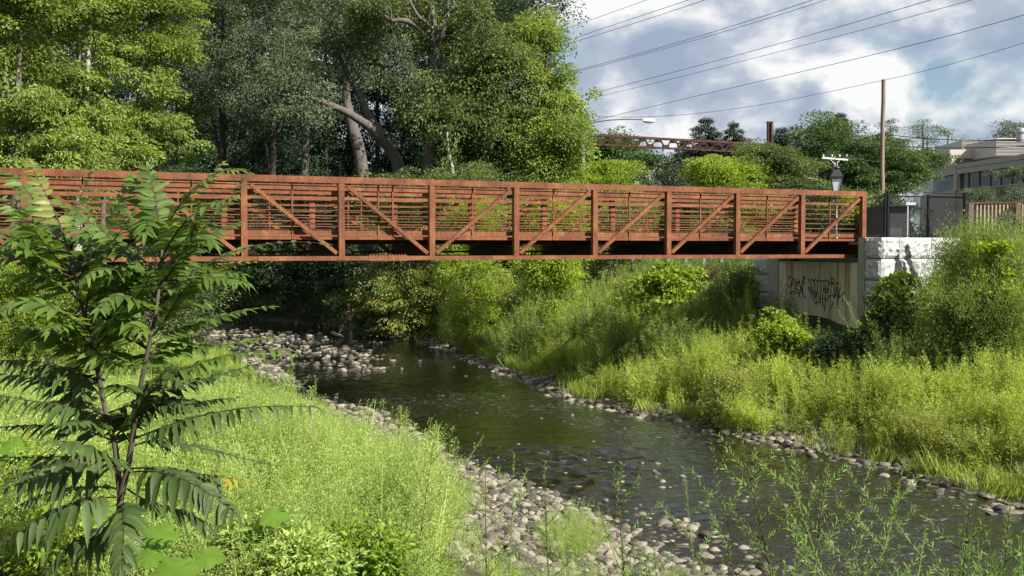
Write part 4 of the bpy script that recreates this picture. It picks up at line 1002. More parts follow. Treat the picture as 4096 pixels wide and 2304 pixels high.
# the leaning double-stemmed hero tree of the grove
b = P4(1020, 560, 59.0); b[2] = hz(b[0], 59.0) - .1
tA = [b, P4(1010, 430, 59.0), P4(985, 372, 59.0), P4(930, 318, 58.6), P4(862, 276, 58.0), P4(800, 250, 57.6), P4(740, 245, 57.3), P4(690, 234, 57.0)]
tB = [P4(965, 345, 58.9), P4(920, 280, 59.4), P4(905, 235, 59.8), P4(858, 160, 60.2), P4(830, 60, 60.6)]
sc_ = F / 1.59 / 48
def BL(cx, cy, rx, ry, Y, dep=.8): s = F / 1.59 / Y; return ((*P4(cx, cy, Y),), (rx / s, rx / s * dep, ry / s))
make_tree('oak_tree', 'big leaning grey oak whose long pale limb sweeps across the grove', 'leaf_oak', 'bark_grey', b, [(tA, [.40, .36, .30, .23, .17, .12, .07]), (tB, [.25, .21, .17, .10])],
          [BL(700, 205, 80, 65, 57.0), BL(790, 268, 90, 26, 56.6), BL(780, 150, 110, 80, 59.0), BL(860, 60, 130, 110, 60.0), BL(730, 215, 80, 50, 58.0)], 210, 77, group=GF, cr=.8, cn=130, L=.145, flat=.8, droop=.5, bough=(4, .9, .6))
b = P4(925, 560, 64.0); b[2] = hz(b[0], 64.0) - .1
make_tree('oak_tree', 'thick upright grey trunk between the leaning oak and the dark hollow', 'leaf_oak', 'bark_grey', b, [([b, P4(915, 430, 64.0), P4(888, 330, 64.0), P4(868, 240, 64.0), P4(880, 60, 64.0)], [.44, .41, .36, .25, .12])],
          [BL(920, 40, 110, 100, 64.0), BL(960, 150, 70, 80, 64.5)], 130, 78, group=GF, cr=.8, cn=130, L=.145, flat=.8, droop=.5, bough=(4, .9, .6))
b = P4(1075, 560, 56.5); b[2] = hz(b[0], 56.5) - .1
tC = [b, P4(1078, 430, 56.5), P4(1088, 330, 56.5), P4(1098, 230, 56.5), P4(1100, 120, 56.5), P4(1085, 10, 56.5)]
tC2 = [P4(1100, 120, 56.5), P4(1072, 92, 56.2), P4(1045, 62, 55.8), P4(1015, 50, 55.5), P4(985, 52, 55.3)]
tC3 = [P4(1098, 130, 56.5), P4(1085, 68, 55.9), P4(1050, 40, 55.4), P4(1030, 0, 55.2)]
tC4 = [P4(1098, 125, 56.5), P4(1112, 85, 55.9), P4(1125, 50, 55.8), P4(1128, 0, 55.6)]
tC5 = [P4(1095, 300, 56.5), P4(1160, 250, 57.0), P4(1240, 200, 57.5)]
make_tree('oak_tree', 'tall oak with a thick dark bole and pale crooked limbs up high', 'leaf_grove', 'bark_grey', b,
          [(tC, [.46, .42, .34, .26, .2, .13]), (tC2, [.2, .18, .15, .1]), (tC3, [.12, .1, .07]), (tC4, [.12, .1, .07]), (tC5, [.14, .1, .05])],
          [BL(1200, 70, 130, 130, 56.5), BL(1270, 200, 110, 90, 57.0), BL(1080, 250, 75, 60, 55.6), BL(1000, 10, 120, 50, 57.5), BL(1150, 270, 100, 70, 56.0)], 380, 79, group=GF, cr=.75, cn=110, L=.18, flat=.9, droop=.7, links=.4, bough=(4, .85, .7))
b = P4(1140, 560, 55.0); b[2] = hz(b[0], 55.0) - .1
make_tree('young_oak', 'slim pale bare stem beside the thick dark bole', 'leaf_grove', 'bark_pale', b, [([b, P4(1142, 440, 55.0), P4(1128, 380, 55.0), P4(1120, 290, 55.0)], [.12, .1, .08, .05])], [BL(1125, 280, 55, 45, 55.0)], 22, 80, group=GF, cr=.7, cn=110, L=.13)
lt_ = dict(bough=(4, .85, .6), flat=.75, droop=.5, cr=.75, cn=150, L=.17, group=GF)
TR('sunlit tall tree whose crown edge stands against the clouds', 58, 1370, [(1325, 120, 60, 115), (1385, 180, 48, 50), (1400, 265, 70, 70), (1350, 330, 100, 80), (1375, 60, 38, 40)], 'leaf_maple', 'bark_grey', n=260, **lt_)
TR('yellow-green low crown below the tall sunlit one, next to the grey lamp pole', 56, 1400, [(1410, 350, 62, 65), (1350, 415, 85, 45)], 'leaf_maple', n=120, **lt_)
TR('sunlit middle tree over a black hollow, right of the thick dark bole', 57, 1230, [(1230, 340, 100, 70), (1180, 400, 70, 45)], 'leaf_grove', 'bark_dark', n=150, **lt_)
# deeper rows that close the wood
deep = [(60, 'first of the deep dark trees, behind the palest maple'), (200, 'deep dark tree behind the forked pale trunk'), (420, 'deep dark tree behind the broad maple'), (540, 'deep dark tree behind the black forked trunk'), (680, 'deep dark tree behind the hanging oak sprays'),
        (820, 'deep dark tree behind the sweeping limb of the leaning oak'), (950, 'deep dark tree behind the twin grey trunks'), (1080, 'deep dark tree behind the thick dark bole'), (1190, 'deep dark tree behind the black hollow'), (1240, 'last deep dark tree before the sky opens')]
proto = None
for i, (x, lab) in enumerate(deep):
    Y = 82 + (i * 37 % 9)
    if i % 5 == 0:
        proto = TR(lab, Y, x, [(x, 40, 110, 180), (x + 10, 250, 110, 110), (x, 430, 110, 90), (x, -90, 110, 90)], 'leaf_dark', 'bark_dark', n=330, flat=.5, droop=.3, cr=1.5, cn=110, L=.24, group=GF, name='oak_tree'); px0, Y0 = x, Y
    else:
        r = proto.copy(); COL.objects.link(r); b = P4(x, 560, Y); r.location = (b[0], Y, hz(b[0], Y) - .1); r.rotation_euler.z = i * 1.9; r.scale = (1, 1, 1 - .04 * (i % 3)); r['label'] = lab
        for ch in proto.children: c = ch.copy(); COL.objects.link(c); c.parent = r
for i, x in enumerate((-20, 130, 300, 480, 610, 750, 880, 1015, 1140, 1250)):
    Y = 97 + (i * 5 % 7); r = proto.copy(); COL.objects.link(r); b = P4(x, 560, Y); r.location = (b[0], Y, hz(b[0], Y) - .1); r.rotation_euler.z = i * 2.3 + .4; r.scale = (1.15, 1.15, 1.1)
    r['label'] = 'rearmost dark tree closing the wood behind ' + ['the palest maple', 'the forked pale trunk and the low maple', 'the broad maple and its patch of sky', 'the dim-sprayed maple', 'the black forking trunk', 'the hanging sprays', 'the long sweeping limb', 'the leaning oak fork', 'the tall oak with crooked limbs', 'the sunlit middle tree'][i]
    for ch in proto.children: c = ch.copy(); COL.objects.link(c); c.parent = r
# trees outside the frame on the sunny side shade the pool under the wood
for i, (x, y, s) in enumerate([(-4.5, 76, .6), (-40, 60, 1.0), (-36, 48, .9)]):
    r = proto.copy(); COL.objects.link(r); r.location = (x, y, hz(x, y) - .1); r.rotation_euler.z = i * 2.1 + 1; r.scale = (s, s, s)
    r['label'] = ['deep dark tree behind the sunlit tall crown by the lamp pole', 'shady tree behind the palest maple where the river comes in', 'shady tree on the near side of the palest maple'][i]
    for ch in proto.children: c = ch.copy(); COL.objects.link(c); c.parent = r

# ---- background trees on the road side
GB = 'trees beyond the road'
fr = dict(cat='tree', group=GB)
TR('round bright green tree directly behind the footbridge rail, left of the rusty gantry post', 62, 1845, [(1840, 432, 64, 50), (1800, 470, 60, 36), (1790, 425, 36, 26)], 'leaf_bright', n=170, cr=.75, cn=120, L=.16, r0=.12, **fr)
TR('bushy mid green tree under the rusty gantry post', 64, 1950, [(1950, 422, 76, 60), (1925, 382, 40, 28), (1990, 450, 60, 40)], 'leaf_grove', n=240, cr=.75, cn=130, L=.15, r0=.14, **fr)
TR('bright green bush-like tree beside the grey lamp pole', 62, 1560, [(1555, 435, 62, 50), (1520, 470, 50, 30)], 'leaf_bright', n=120, cr=.75, cn=130, L=.16, r0=.12, **fr)
TR('yellow bush-like tree at the foot of the grey lamp pole', 57, 1395, [(1400, 445, 42, 28), (1375, 470, 45, 20)], 'leaf_yellow', n=60, cr=.6, cn=130, L=.14, r0=.08, **fr)
TR('dark green tree behind the lamp arm and the gantry end', 82, 1520, [(1530, 360, 55, 45), (1490, 400, 50, 55), (1590, 410, 50, 45)], 'leaf_far', n=190, cr=1.1, cn=120, L=.2, r0=.16, **fr)
TR('tall dense green tree between the gantry post and the lantern', 100, 2060, [(2060, 355, 80, 52), (2080, 420, 95, 65), (2005, 400, 50, 55), (2045, 318, 36, 28)], 'leaf_far', n=330, cr=1.3, cn=130, L=.25, r0=.25, **fr)
TR('broad round tree crossed by the bare brown pole', 96, 2230, [(2230, 405, 105, 62), (2190, 460, 90, 45), (2275, 430, 65, 60), (2150, 420, 60, 45)], 'leaf_far', n=360, cr=1.1, cn=150, L=.2, r0=.25, flat=.3, **fr)
TR('pale pine-like tree left of the bare brown pole', 104, 2150, [(2150, 400, 40, 50)], 'leaf_far', n=60, cr=1.1, cn=130, L=.22, r0=.2, **fr)
TR('thin see-through tree above the office roof, left of the pair', 135, 2322, [(2322, 310, 30, 26), (2335, 335, 26, 24)], 'leaf_far_grey', 'bark_dark', n=26, cr=1.2, cn=80, L=.2, r0=.28, links=1, **fr)
TR('thin see-through tree above the office roof, right of the pair', 135, 2375, [(2385, 345, 30, 24), (2360, 370, 24, 16), (2405, 350, 20, 16)], 'leaf_far_grey', 'bark_dark', n=26, cr=1.2, cn=80, L=.2, r0=.28, links=1, **fr)
TR('tiny tree top beside the bare brown pole', 130, 2236, [(2240, 314, 13, 10), (2247, 330, 10, 8), (2225, 338, 12, 8)], 'leaf_far_grey', 'bark_dark', n=12, cr=.9, cn=90, L=.2, r0=.2, links=1, **fr)
TR('dark tree behind the office roof vent', 150, 2545, [(2550, 322, 32, 24), (2505, 340, 22, 14), (2590, 330, 40, 36)], 'leaf_far_grey', 'bark_dark', n=50, cr=1.5, cn=100, L=.25, r0=.3, links=1, **fr)
TR('small grey-green tree in front of the office windows', 52, 2440, [(2455, 492, 24, 20)], 'leaf_far_grey', 'bark_grey', n=26, cr=.45, cn=90, L=.1, r0=.05, **fr)
TR('grey-green tree at the picture edge in front of the office', 48, 2560, [(2570, 440, 18, 30), (2560, 482, 26, 18)], 'leaf_far_grey', 'bark_grey', n=40, cr=.45, cn=90, L=.1, r0=.06, **fr)
TR('low hedge-like tree filling the gap right of the white gabled house', 80, 1720, [(1730, 430, 46, 40), (1710, 460, 70, 30)], 'leaf_far_grey', 'bark_dark', n=150, cr=.8, cn=120, L=.16, r0=.1, **fr)
TR('distant hazy tree line tree over the roof of the white gabled house', 170, 1665, [(1640, 418, 36, 10), (1700, 420, 40, 10)], 'leaf_far', 'bark_dark', n=50, cr=1.3, cn=90, L=.3, r0=.3, **fr)
TR('low dark tree under the lantern, behind the last footbridge panel', 56, 2080, [(2090, 500, 95, 40), (2170, 520, 60, 40), (1990, 520, 70, 40)], 'leaf_far', 'bark_dark', n=150, cr=.8, cn=130, L=.15, r0=.1, **fr)
TR('dark shrubby tree behind the footbridge rails under the conifers', 58, 1750, [(1700, 520, 80, 40), (1800, 520, 80, 45), (1880, 520, 70, 40)], 'leaf_grove', 'bark_dark', n=150, cr=.8, cn=130, L=.15, r0=.1, **fr)
rgw = np.random.default_rng(8); G = Geo()
for k in range(420):
    x_ = rgw.uniform(-40, 190); y_ = rgw.uniform(165, 205); clump(G, rgw, np.array([x_, y_, 4 + rgw.random() ** .7 * (7 + 3 * math.sin(x_ * .11))]), rgw.uniform(2, 3.4), 130, .55, .7, .2)
tag(G.obj('distant_wood', 'leaf_far'), 'low distant wood closing the horizon behind the houses', 'wood', kind='stuff')
GH = 'roadside bushes behind the footbridge'
for i, (x, Y, m_, lab) in enumerate([(1330, 52, 'leaf_willow', 'roadside bush behind the first rails right of the black hollow'), (1450, 50, 'leaf_willow', 'yellowish roadside bush behind the rails at the grey lamp pole'), (1550, 54, 'leaf_bright', 'bright roadside bush behind the rails at the lamp arm'), (1650, 55, 'leaf_bright', 'green roadside bush behind the rails below the white house'), (1750, 52, 'leaf_dark', 'dark roadside bush behind the rails below the tallest spruce'),
        (1850, 53, 'leaf_willow', 'yellowish roadside bush behind the rails below the gantry end'), (1945, 54, 'leaf_willow', 'roadside bush behind the rails below the rusty gantry post'), (2040, 52, 'leaf_dark', 'dark roadside bush behind the rails beside the lantern post'), (2130, 53, 'leaf_willow', 'pale roadside bush behind the last panel of the footbridge'), (2210, 54, 'leaf_dark', 'dark roadside bush behind the fence at the bare brown pole')]):
    TR(lab, Y, x, [(x, 530, 62, 52), (x + 20, 590, 60, 35)], m_, 'bark_dark', n=110, cr=.6, cn=120, L=.13, r0=.06, name='roadside_bush', cat='bush', group=GH, flat=.6)
TR('dark grey-green tree between the two spruces and the gantry girder', 92, 1810, [(1805, 392, 62, 40), (1870, 380, 45, 36), (1760, 430, 60, 40)], 'leaf_far_grey', 'bark_dark', n=170, cr=1.0, cn=120, L=.18, r0=.2, **fr)
def conifer(label, x, ytop, ybase, Y, wpx, seed):
    rng = np.random.default_rng(seed); top = P4(x, ytop, Y); s = F / 1.59 / Y; gz = 4.4; H = top[2] - gz; Rm = wpx / s / (((ybase - ytop) / s) / H) ** .8 / 2.1
    t = thing('spruce_tree', label, 'tree', (top[0], Y, gz), GB)
    Rm *= 4.4; T = Geo(); tube(T, [(0, 0, 0), (0, 0, H * .5), (0, 0, H)], [.25, .16, .02], 8, cap=False); C = Geo()
    nz = int(H / .42)
    for k in range(nz):
        z = H - .3 - k * .42; r = Rm * ((H - z) / H) ** .8 * rng.uniform(.75, 1.15)
        for a in rng.uniform(0, 6.28, 7 + k // 4):
            rr = r * rng.uniform(.6, 1.1) * 1.25; e = np.array([math.cos(a) * rr, math.sin(a) * rr, z - rr * .35])
            curve_branch(T, (0, 0, z), e, .03, .008, rng, .05, 4, 3)
            nn = int(30 + 60 * rr); u = rng.random((nn, 1)) ** .7; P = np.array([0, 0, z]) * (1 - u) + e * u + rng.normal(size=(nn, 3)) * [.12, .12, .06] + [0, 0, .1]
            D = (e - [0, 0, z]) / (rr + .1) * .6 + rng.normal(size=(nn, 3)) * .5 + [0, 0, -.5]
            leaves(C, P, D, rng.normal(size=(nn, 3)) + [0, 0, .5], rng.uniform(.2, .4, nn), .07)
    T.obj('trunk', 'bark_dark', t, True); C.obj('crown', 'needle', t)
conifer('tallest dark spruce behind the gantry girder', 1775, 293, 470, 84, 62, 1)
conifer('slimmer dark spruce, right-hand neighbour of the tallest one', 1845, 305, 470, 86, 42, 2)
conifer('short dark spruce right of the white gabled house', 1722, 350, 470, 88, 40, 3)
conifer('pine top just right of the rusty gantry post', 1968, 318, 470, 95, 45, 4)
conifer('dark pine crowning the tall dense green tree', 2115, 282, 470, 104, 46, 5)

# ---------------------------------------------------------------- shrubs and undergrowth of the banks
GS = 'shrubs on the river banks'
def shrub(label, cx, cy, rx, ry, Y, mleaf, n=50, L=.09, name='shrub', cr=.38, cn=110, flat=.6, droop=.3, wr=.5, mb='stem_brown', cat='shrub', dep=.8, group=GS, links=.6, seed=None, up=.9):
    s = F / 1.59 / Y; c = P4(cx, cy, Y); g0 = hz(c[0], Y); b = np.array([c[0], Y, g0 - .05]); rg = np.random.default_rng(seed or int(cx + cy * 3))
    tr_ = []
    for k in range(5):
        e = c + rg.normal(size=3) * [rx / s * .4, rx / s * .3, ry / s * .3]; tr_.append(([b + rg.normal(size=3) * [.1, .1, 0], (b + e) / 2 + rg.normal(size=3) * .08, e], [.03, .02, .01]))
    bl = [((*c,), (rx / s, rx / s * dep, ry / s))]; gap = c[2] - ry / s - g0
    if gap > .3 * ry / s:
        zc = g0 + (gap + ry / s * .6) / 2; bl.append(((c[0], Y - .1, zc), (rx / s * .8, rx / s * dep * .8, (gap + ry / s * .6) / 2))); n = int(n * min(2.2, 1 + .8 * gap / (ry / s)))
    return make_tree(name, label, mleaf, mb, b, tr_, bl, n, rg.integers(1 << 30), cr=cr, cn=cn, L=L, flat=flat, droop=droop, group=group, br=.015, cat=cat, inner=.15, links=links, wr=wr, up=up, bough=(3, .9, .35))
shrub('largest yellow-green thicket leaning over the far waterline under the footbridge', 1060, 725, 110, 75, 51, 'leaf_willow', 170, .13, cr=.7, cn=140, flat=.35)
shrub('dark lower thicket at the deep shade end of the yellow-green one', 935, 745, 70, 60, 54, 'leaf_grove', 70, .13, cr=.7, flat=.35)
shrub('tall dark green willow shrub behind the bright bank weeds', 1390, 715, 110, 62, 45, 'leaf_grove', 130, .11, cr=.55)
shrub('yellow-green shrub between the willow shrub and the yellow thicket', 1230, 730, 60, 55, 47, 'leaf_willow', 70, .11, cr=.5)
shrub('gold-tinged low shrub below the guard rail', 1590, 745, 62, 40, 43, 'leaf_willow', 60, .10, cr=.45)
shrub('bright large-leaved shrub reaching up to the bottom chord', 1690, 715, 58, 62, 38.5, 'leaf_bright', 90, .19, cr=.5, cn=60, wr=.75, name='sumac_shrub')
shrub('dark shaded shrub left of the abutment blocks', 1850, 745, 62, 60, 36.5, 'leaf_grove', 110, .09, cr=.42)
shrub('rust-tinged dry shrub on the slope below the guard rail', 1790, 700, 60, 30, 40, 'leaf_rusty', 60, .09, cr=.42)
shrub('green shrub just clear of the narrow block column', 1868, 715, 30, 50, 35.5, 'leaf_grove', 55, .09, cr=.4)
shrub('small pale round bush by the water, upstream end of the weeds', 1190, 862, 38, 26, 43.2, 'leaf_willow', 40, .08, cr=.35)
shrub('rounded vine heap with pale leaves in front of the graffitied wall', 1965, 835, 52, 40, 28.2, 'leaf_bright', 60, .10, cr=.33, cn=90, wr=.8)
shrub('dark broad-leaved vine climbing the corner of the block wall', 2232, 800, 34, 72, 27.6, 'leaf_grove', 50, .14, cr=.28, cn=70, wr=.85, name='vine_shrub')
shrub('bright vine sprig over the rock-faced blocks', 2265, 715, 30, 34, 27.8, 'leaf_bright', 36, .11, cr=.28, cn=60, wr=.8, name='vine_shrub')
shrub('pale small-leaved willow bush at the edge of the stones', 1835, 975, 56, 54, 26.0, 'leaf_willow', 80, .055, cr=.34, cn=150)
shrub('dark heap of creeper at the foot of the abutment', 2110, 862, 66, 26, 27.4, 'leaf_dark', 45, .09, cr=.3, cn=80)
shrub('feathery green bush covering the end of the block wall', 2425, 670, 52, 60, 27.0, 'weed_mid', 110, .07, cr=.34, cn=120, wr=.3, flat=1.6, droop=-1.0, up=.2)
shrub('tall feathery bush under the wooden railing', 2480, 650, 75, 68, 26.8, 'weed_mid', 130, .07, cr=.34, cn=120, wr=.3, flat=1.6, droop=-1.0, up=.2)
shrub('green leafy bush in the middle of the slope under the railing', 2390, 765, 85, 52, 25.8, 'weed_mid', 110, .07, cr=.34, cn=120, wr=.3, flat=1.6, droop=-1.0, up=.2)
shrub('lime-green grape vine patch near the picture edge', 2505, 640, 30, 34, 25.2, 'leaf_yellow', 20, .13, cr=.25, cn=34, wr=.95, name='vine_shrub')
shrub('green leafy bush above the riprap near the picture edge', 2530, 780, 80, 60, 25.0, 'weed_mid', 110, .07, cr=.34, cn=120, wr=.3, flat=1.6, droop=-1.0, up=.2)
shrub('feathery bush at the picture edge on the slope', 2590, 680, 60, 80, 25.6, 'weed_mid', 90, .07, cr=.34, cn=120, wr=.3, flat=1.6, droop=-1.0, up=.2)
shrub('yellow-green bush seen through the rails near the middle of the footbridge', 1400, 535, 90, 42, 40, 'leaf_yellow', 110, .11, cr=.45)
shrub('green bush seen through the rails beside the bare trunks', 1180, 540, 80, 50, 44, 'leaf_yellow', 100, .11, cr=.5)
shrub('dark bush seen through the rails below the yellow tree', 1560, 545, 75, 45, 47, 'leaf_grove', 80, .11, cr=.5)
shrub('bright green bush under the footbridge at the picture edge', 60, 700, 110, 60, 30, 'leaf_bright', 120, .08, cr=.4, cn=140)
shrub('second bright bush under the footbridge, behind the tree of heaven', 250, 735, 110, 55, 33, 'leaf_maple', 120, .09, cr=.4, cn=140)
shrub('dim bush in the shade at the bend of the river', 420, 725, 90, 55, 50, 'leaf_grove', 90, .13, cr=.7)
for i, (x, y, Y, lab) in enumerate([(560, 735, 70, 'dim shrub at the back of the dark pool'), (690, 720, 70, 'dim shrub under the black space of the grove'), (810, 735, 67, 'dim shrub beside the trunk seen under the footbridge'), (900, 700, 66, 'dim shrub behind the dark lower thicket'),
                                    (600, 480, 62, 'dark shrub just above the rail left of the grove hollow'), (760, 470, 60, 'dark shrub above the rail in the grove'), (880, 480, 58, 'dark shrub above the rail by the twin trunks'), (1010, 470, 52, 'low green shrub above the rail by the leaning oak'), (1180, 465, 50, 'low green shrub above the rail right of the bare stem'), (450, 470, 56, 'low shrub above the rail under the dim maple'), (1290, 500, 55, 'dark low shrub above the rail at the black hollow')]):
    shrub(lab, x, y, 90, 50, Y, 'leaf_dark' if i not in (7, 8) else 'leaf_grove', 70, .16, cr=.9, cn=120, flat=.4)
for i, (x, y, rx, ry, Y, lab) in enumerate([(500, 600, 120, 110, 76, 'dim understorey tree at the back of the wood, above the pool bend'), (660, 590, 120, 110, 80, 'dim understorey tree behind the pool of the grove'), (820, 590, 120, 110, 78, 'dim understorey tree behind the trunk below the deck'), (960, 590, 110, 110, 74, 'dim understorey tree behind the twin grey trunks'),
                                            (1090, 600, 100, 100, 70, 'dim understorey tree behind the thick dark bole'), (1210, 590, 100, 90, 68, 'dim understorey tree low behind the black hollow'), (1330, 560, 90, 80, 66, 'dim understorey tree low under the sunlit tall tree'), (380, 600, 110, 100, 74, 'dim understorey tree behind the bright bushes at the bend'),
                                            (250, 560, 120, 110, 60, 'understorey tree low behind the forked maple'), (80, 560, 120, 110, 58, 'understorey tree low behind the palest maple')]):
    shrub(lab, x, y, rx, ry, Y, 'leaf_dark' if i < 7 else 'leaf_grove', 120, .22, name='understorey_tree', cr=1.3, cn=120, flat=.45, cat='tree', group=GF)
# heaps of tall weeds that break up the sunny bank
GM = 'tall mugwort clumps on the sunny bank'; CL = []
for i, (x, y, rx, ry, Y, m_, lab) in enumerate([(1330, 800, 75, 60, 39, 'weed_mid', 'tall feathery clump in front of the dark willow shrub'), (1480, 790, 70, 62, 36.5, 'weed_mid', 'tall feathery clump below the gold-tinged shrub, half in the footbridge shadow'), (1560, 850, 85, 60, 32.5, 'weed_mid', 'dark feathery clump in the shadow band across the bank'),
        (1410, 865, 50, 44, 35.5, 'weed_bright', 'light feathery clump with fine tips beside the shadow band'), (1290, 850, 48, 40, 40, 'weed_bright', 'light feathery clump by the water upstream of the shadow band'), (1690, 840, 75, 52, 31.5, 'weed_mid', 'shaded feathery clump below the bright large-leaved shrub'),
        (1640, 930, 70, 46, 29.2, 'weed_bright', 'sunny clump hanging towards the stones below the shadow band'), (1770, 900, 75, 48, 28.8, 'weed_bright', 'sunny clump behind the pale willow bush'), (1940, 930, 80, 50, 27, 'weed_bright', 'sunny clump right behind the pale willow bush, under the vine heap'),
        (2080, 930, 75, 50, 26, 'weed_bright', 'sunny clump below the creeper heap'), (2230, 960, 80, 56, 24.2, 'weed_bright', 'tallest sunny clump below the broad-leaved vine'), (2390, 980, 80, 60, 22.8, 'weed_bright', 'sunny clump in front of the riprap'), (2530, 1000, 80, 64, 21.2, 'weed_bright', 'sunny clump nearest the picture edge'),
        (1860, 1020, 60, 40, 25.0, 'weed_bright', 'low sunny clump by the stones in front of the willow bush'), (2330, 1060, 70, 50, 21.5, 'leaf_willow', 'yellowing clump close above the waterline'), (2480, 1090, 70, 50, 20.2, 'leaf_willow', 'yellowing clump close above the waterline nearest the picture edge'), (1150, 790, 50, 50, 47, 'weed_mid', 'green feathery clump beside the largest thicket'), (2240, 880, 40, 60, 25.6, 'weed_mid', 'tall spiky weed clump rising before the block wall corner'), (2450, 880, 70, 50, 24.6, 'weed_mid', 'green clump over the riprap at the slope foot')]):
    CL.append((x, y, rx, ry, Y, m_, lab))
# bare trunk seen below the deck
b = P4(770, 790, 68); b[2] = hz(b[0], 68) - .1
make_tree('oak_tree', 'grey trunk seen below the deck in the dark part of the wood', 'leaf_dark', 'bark_grey', b, [([b, P4(768, 660, 68), P4(765, 500, 68), P4(770, 300, 68)], [.4, .34, .3, .2])], [BL(770, 280, 60, 60, 68)], 30, 91, group=GF, cr=1.2, cn=100, L=.2)

# ---------------------------------------------------------------- weeds and grass (real small meshes gathered per patch)
def weed_proto(seed, h=1.2, nst=6, nl=46, L=.075, Wd=.02, spread=.22, bush=.10):
    rng = np.random.default_rng(seed); G = Geo()
    for s in range(nst):
        b = np.r_[rng.normal(size=2) * spread * .5, 0]; hh = h * rng.uniform(.65, 1.1); lean = rng.normal(size=2) * .16 * hh
        tz = np.linspace(0, 1, 5); P = np.stack([b[0] + lean[0] * tz ** 1.6, b[1] + lean[1] * tz ** 1.6, hh * tz], 1)
        tube(G, P, np.linspace(.006, .002, 5), 3, cap=False)
        u = rng.random(nl) ** .75; u = .12 + .88 * u; a = rng.uniform(0, 6.28, nl); rad = bush * (1.12 - u) * rng.random(nl) ** .5 * 1.6
        C = np.stack([np.interp(u, tz, P[:, 0]) + np.cos(a) * rad, np.interp(u, tz, P[:, 1]) + np.sin(a) * rad, np.interp(u, tz, P[:, 2]) + rad * .6], 1)
        D = np.stack([np.cos(a), np.sin(a), rng.uniform(.3, 1.5, nl)], 1) + rng.normal(size=(nl, 3)) * .25
        Ls = L * rng.uniform(.6, 1.3, nl) * (1.15 - .6 * u); leaves(G, C, D, rng.normal(size=(nl, 3)) * .6 + [0, 0, .6], Ls, Ls * Wd / L)
    return G.arrays()
def grass_proto(seed, h=.5, n=60, Wd=.012, spread=.14):
    rng = np.random.default_rng(seed); G = Geo(); b = np.c_[rng.normal(size=(n, 2)) * spread, np.zeros(n)]
    a = rng.uniform(0, 6.28, n); o = np.stack([np.cos(a), np.sin(a), np.zeros(n)], 1); sd = np.stack([-np.sin(a), np.cos(a), np.zeros(n)], 1); hh = (h * rng.uniform(.5, 1.15, n))[:, None]; out = rng.uniform(.08, .5, n)[:, None] * hh
    m1 = b + o * out * .3 + [0, 0, 1] * hh * .55; t_ = b + o * out + [0, 0, 1] * hh * rng.uniform(.7, 1, n)[:, None]
    V = np.stack([b - sd * Wd * .5, b + sd * Wd * .5, m1 + sd * Wd * .45, m1 - sd * Wd * .45, t_], 1).reshape(-1, 3); k = np.arange(n) * 5
    off = G.n; G.add(V, np.stack([k, k + 1, k + 2, k + 3], 1)); G.F[3].append(np.stack([k + 3, k + 2, k + 4], 1) + off); return G.arrays()
def scatter(protos, x, y, s, rng, zoff=0, hs=None, tilt=.10):
    G = Geo(); z = height(x, y) + zoff; k = rng.integers(0, len(protos), len(x)); a = rng.uniform(0, 6.28, len(x)); hs = s if hs is None else hs
    tx, ty = rng.normal(size=len(x)) * tilt, rng.normal(size=len(x)) * tilt
    for p in range(len(protos)):
        V, Fs = protos[p]; id_ = np.where(k == p)[0]
        if not len(id_): continue
        c_, s_ = np.cos(a[id_]), np.sin(a[id_]); S_ = s[id_]; H_ = hs[id_]
        X = (V[None, :, 0] * c_[:, None] - V[None, :, 1] * s_[:, None]) * S_[:, None]; Yv = (V[None, :, 0] * s_[:, None] + V[None, :, 1] * c_[:, None]) * S_[:, None]; Z = V[None, :, 2] * H_[:, None]
        X = X + Z * tx[id_][:, None]; Yv = Yv + Z * ty[id_][:, None]
        P = np.stack([X + x[id_][:, None], Yv + y[id_][:, None], Z + z[id_][:, None]], -1).reshape(-1, 3); nv = len(V); base = G.n
        G.V.append(P); G.n += len(P)
        for f in (3, 4):
            if len(Fs[f]): G.F[f].append((Fs[f][None] + (np.arange(len(id_)) * nv)[:, None, None] + base).reshape(-1, f))
    return G
W_mid = [weed_proto(500 + i, 1.2, 5, 42, .092, .027, .24, .072) for i in range(6)]
W_far = [weed_proto(520 + i, 1.2, 5, 30, .13, .035, .3, .14) for i in range(3)]
W_near = [weed_proto(540 + i, 1.05, 6, 115, .046, .0135, .24, .09) for i in range(5)]
W_tall = [weed_proto(560 + i, 1.5, 4, 120, .07, .013, .14, .12) for i in range(3)]
W_spire = [weed_proto(580 + i, 1.7, 3, 90, .085, .024, .14, .075) for i in range(5)]
G_mid = [grass_proto(600 + i, .55, 55, .014, .16) for i in range(3)]
G_near = [grass_proto(620 + i, .5, 60, .009, .14) for i in range(3)]
rng = np.random.default_rng(5)
def field(n, x0, x1, y0, y1, cond):
    x = rng.uniform(x0, x1, n); y = rng.uniform(y0, y1, n); dR = seg_dist(x, y, RB); dL = seg_dist(x, y, LB); ins = inside(x, y)
    px = x / np.maximum(y, .1) * F + 2048; k = cond(x, y, dR, dL) & ~ins & (px > -250) & (px < 5600); return x[k], y[k], dR[k], dL[k]
def not_abut(x, y):
    u = (x - bp_(0).x) * dvec.x + (y - bp_(0).y) * dvec.y; w_ = (x - bp_(0).x) * wvec.x + (y - bp_(0).y) * wvec.y
    return ~((u > -.55) & (w_ > -1.3) & (w_ < 5.2))
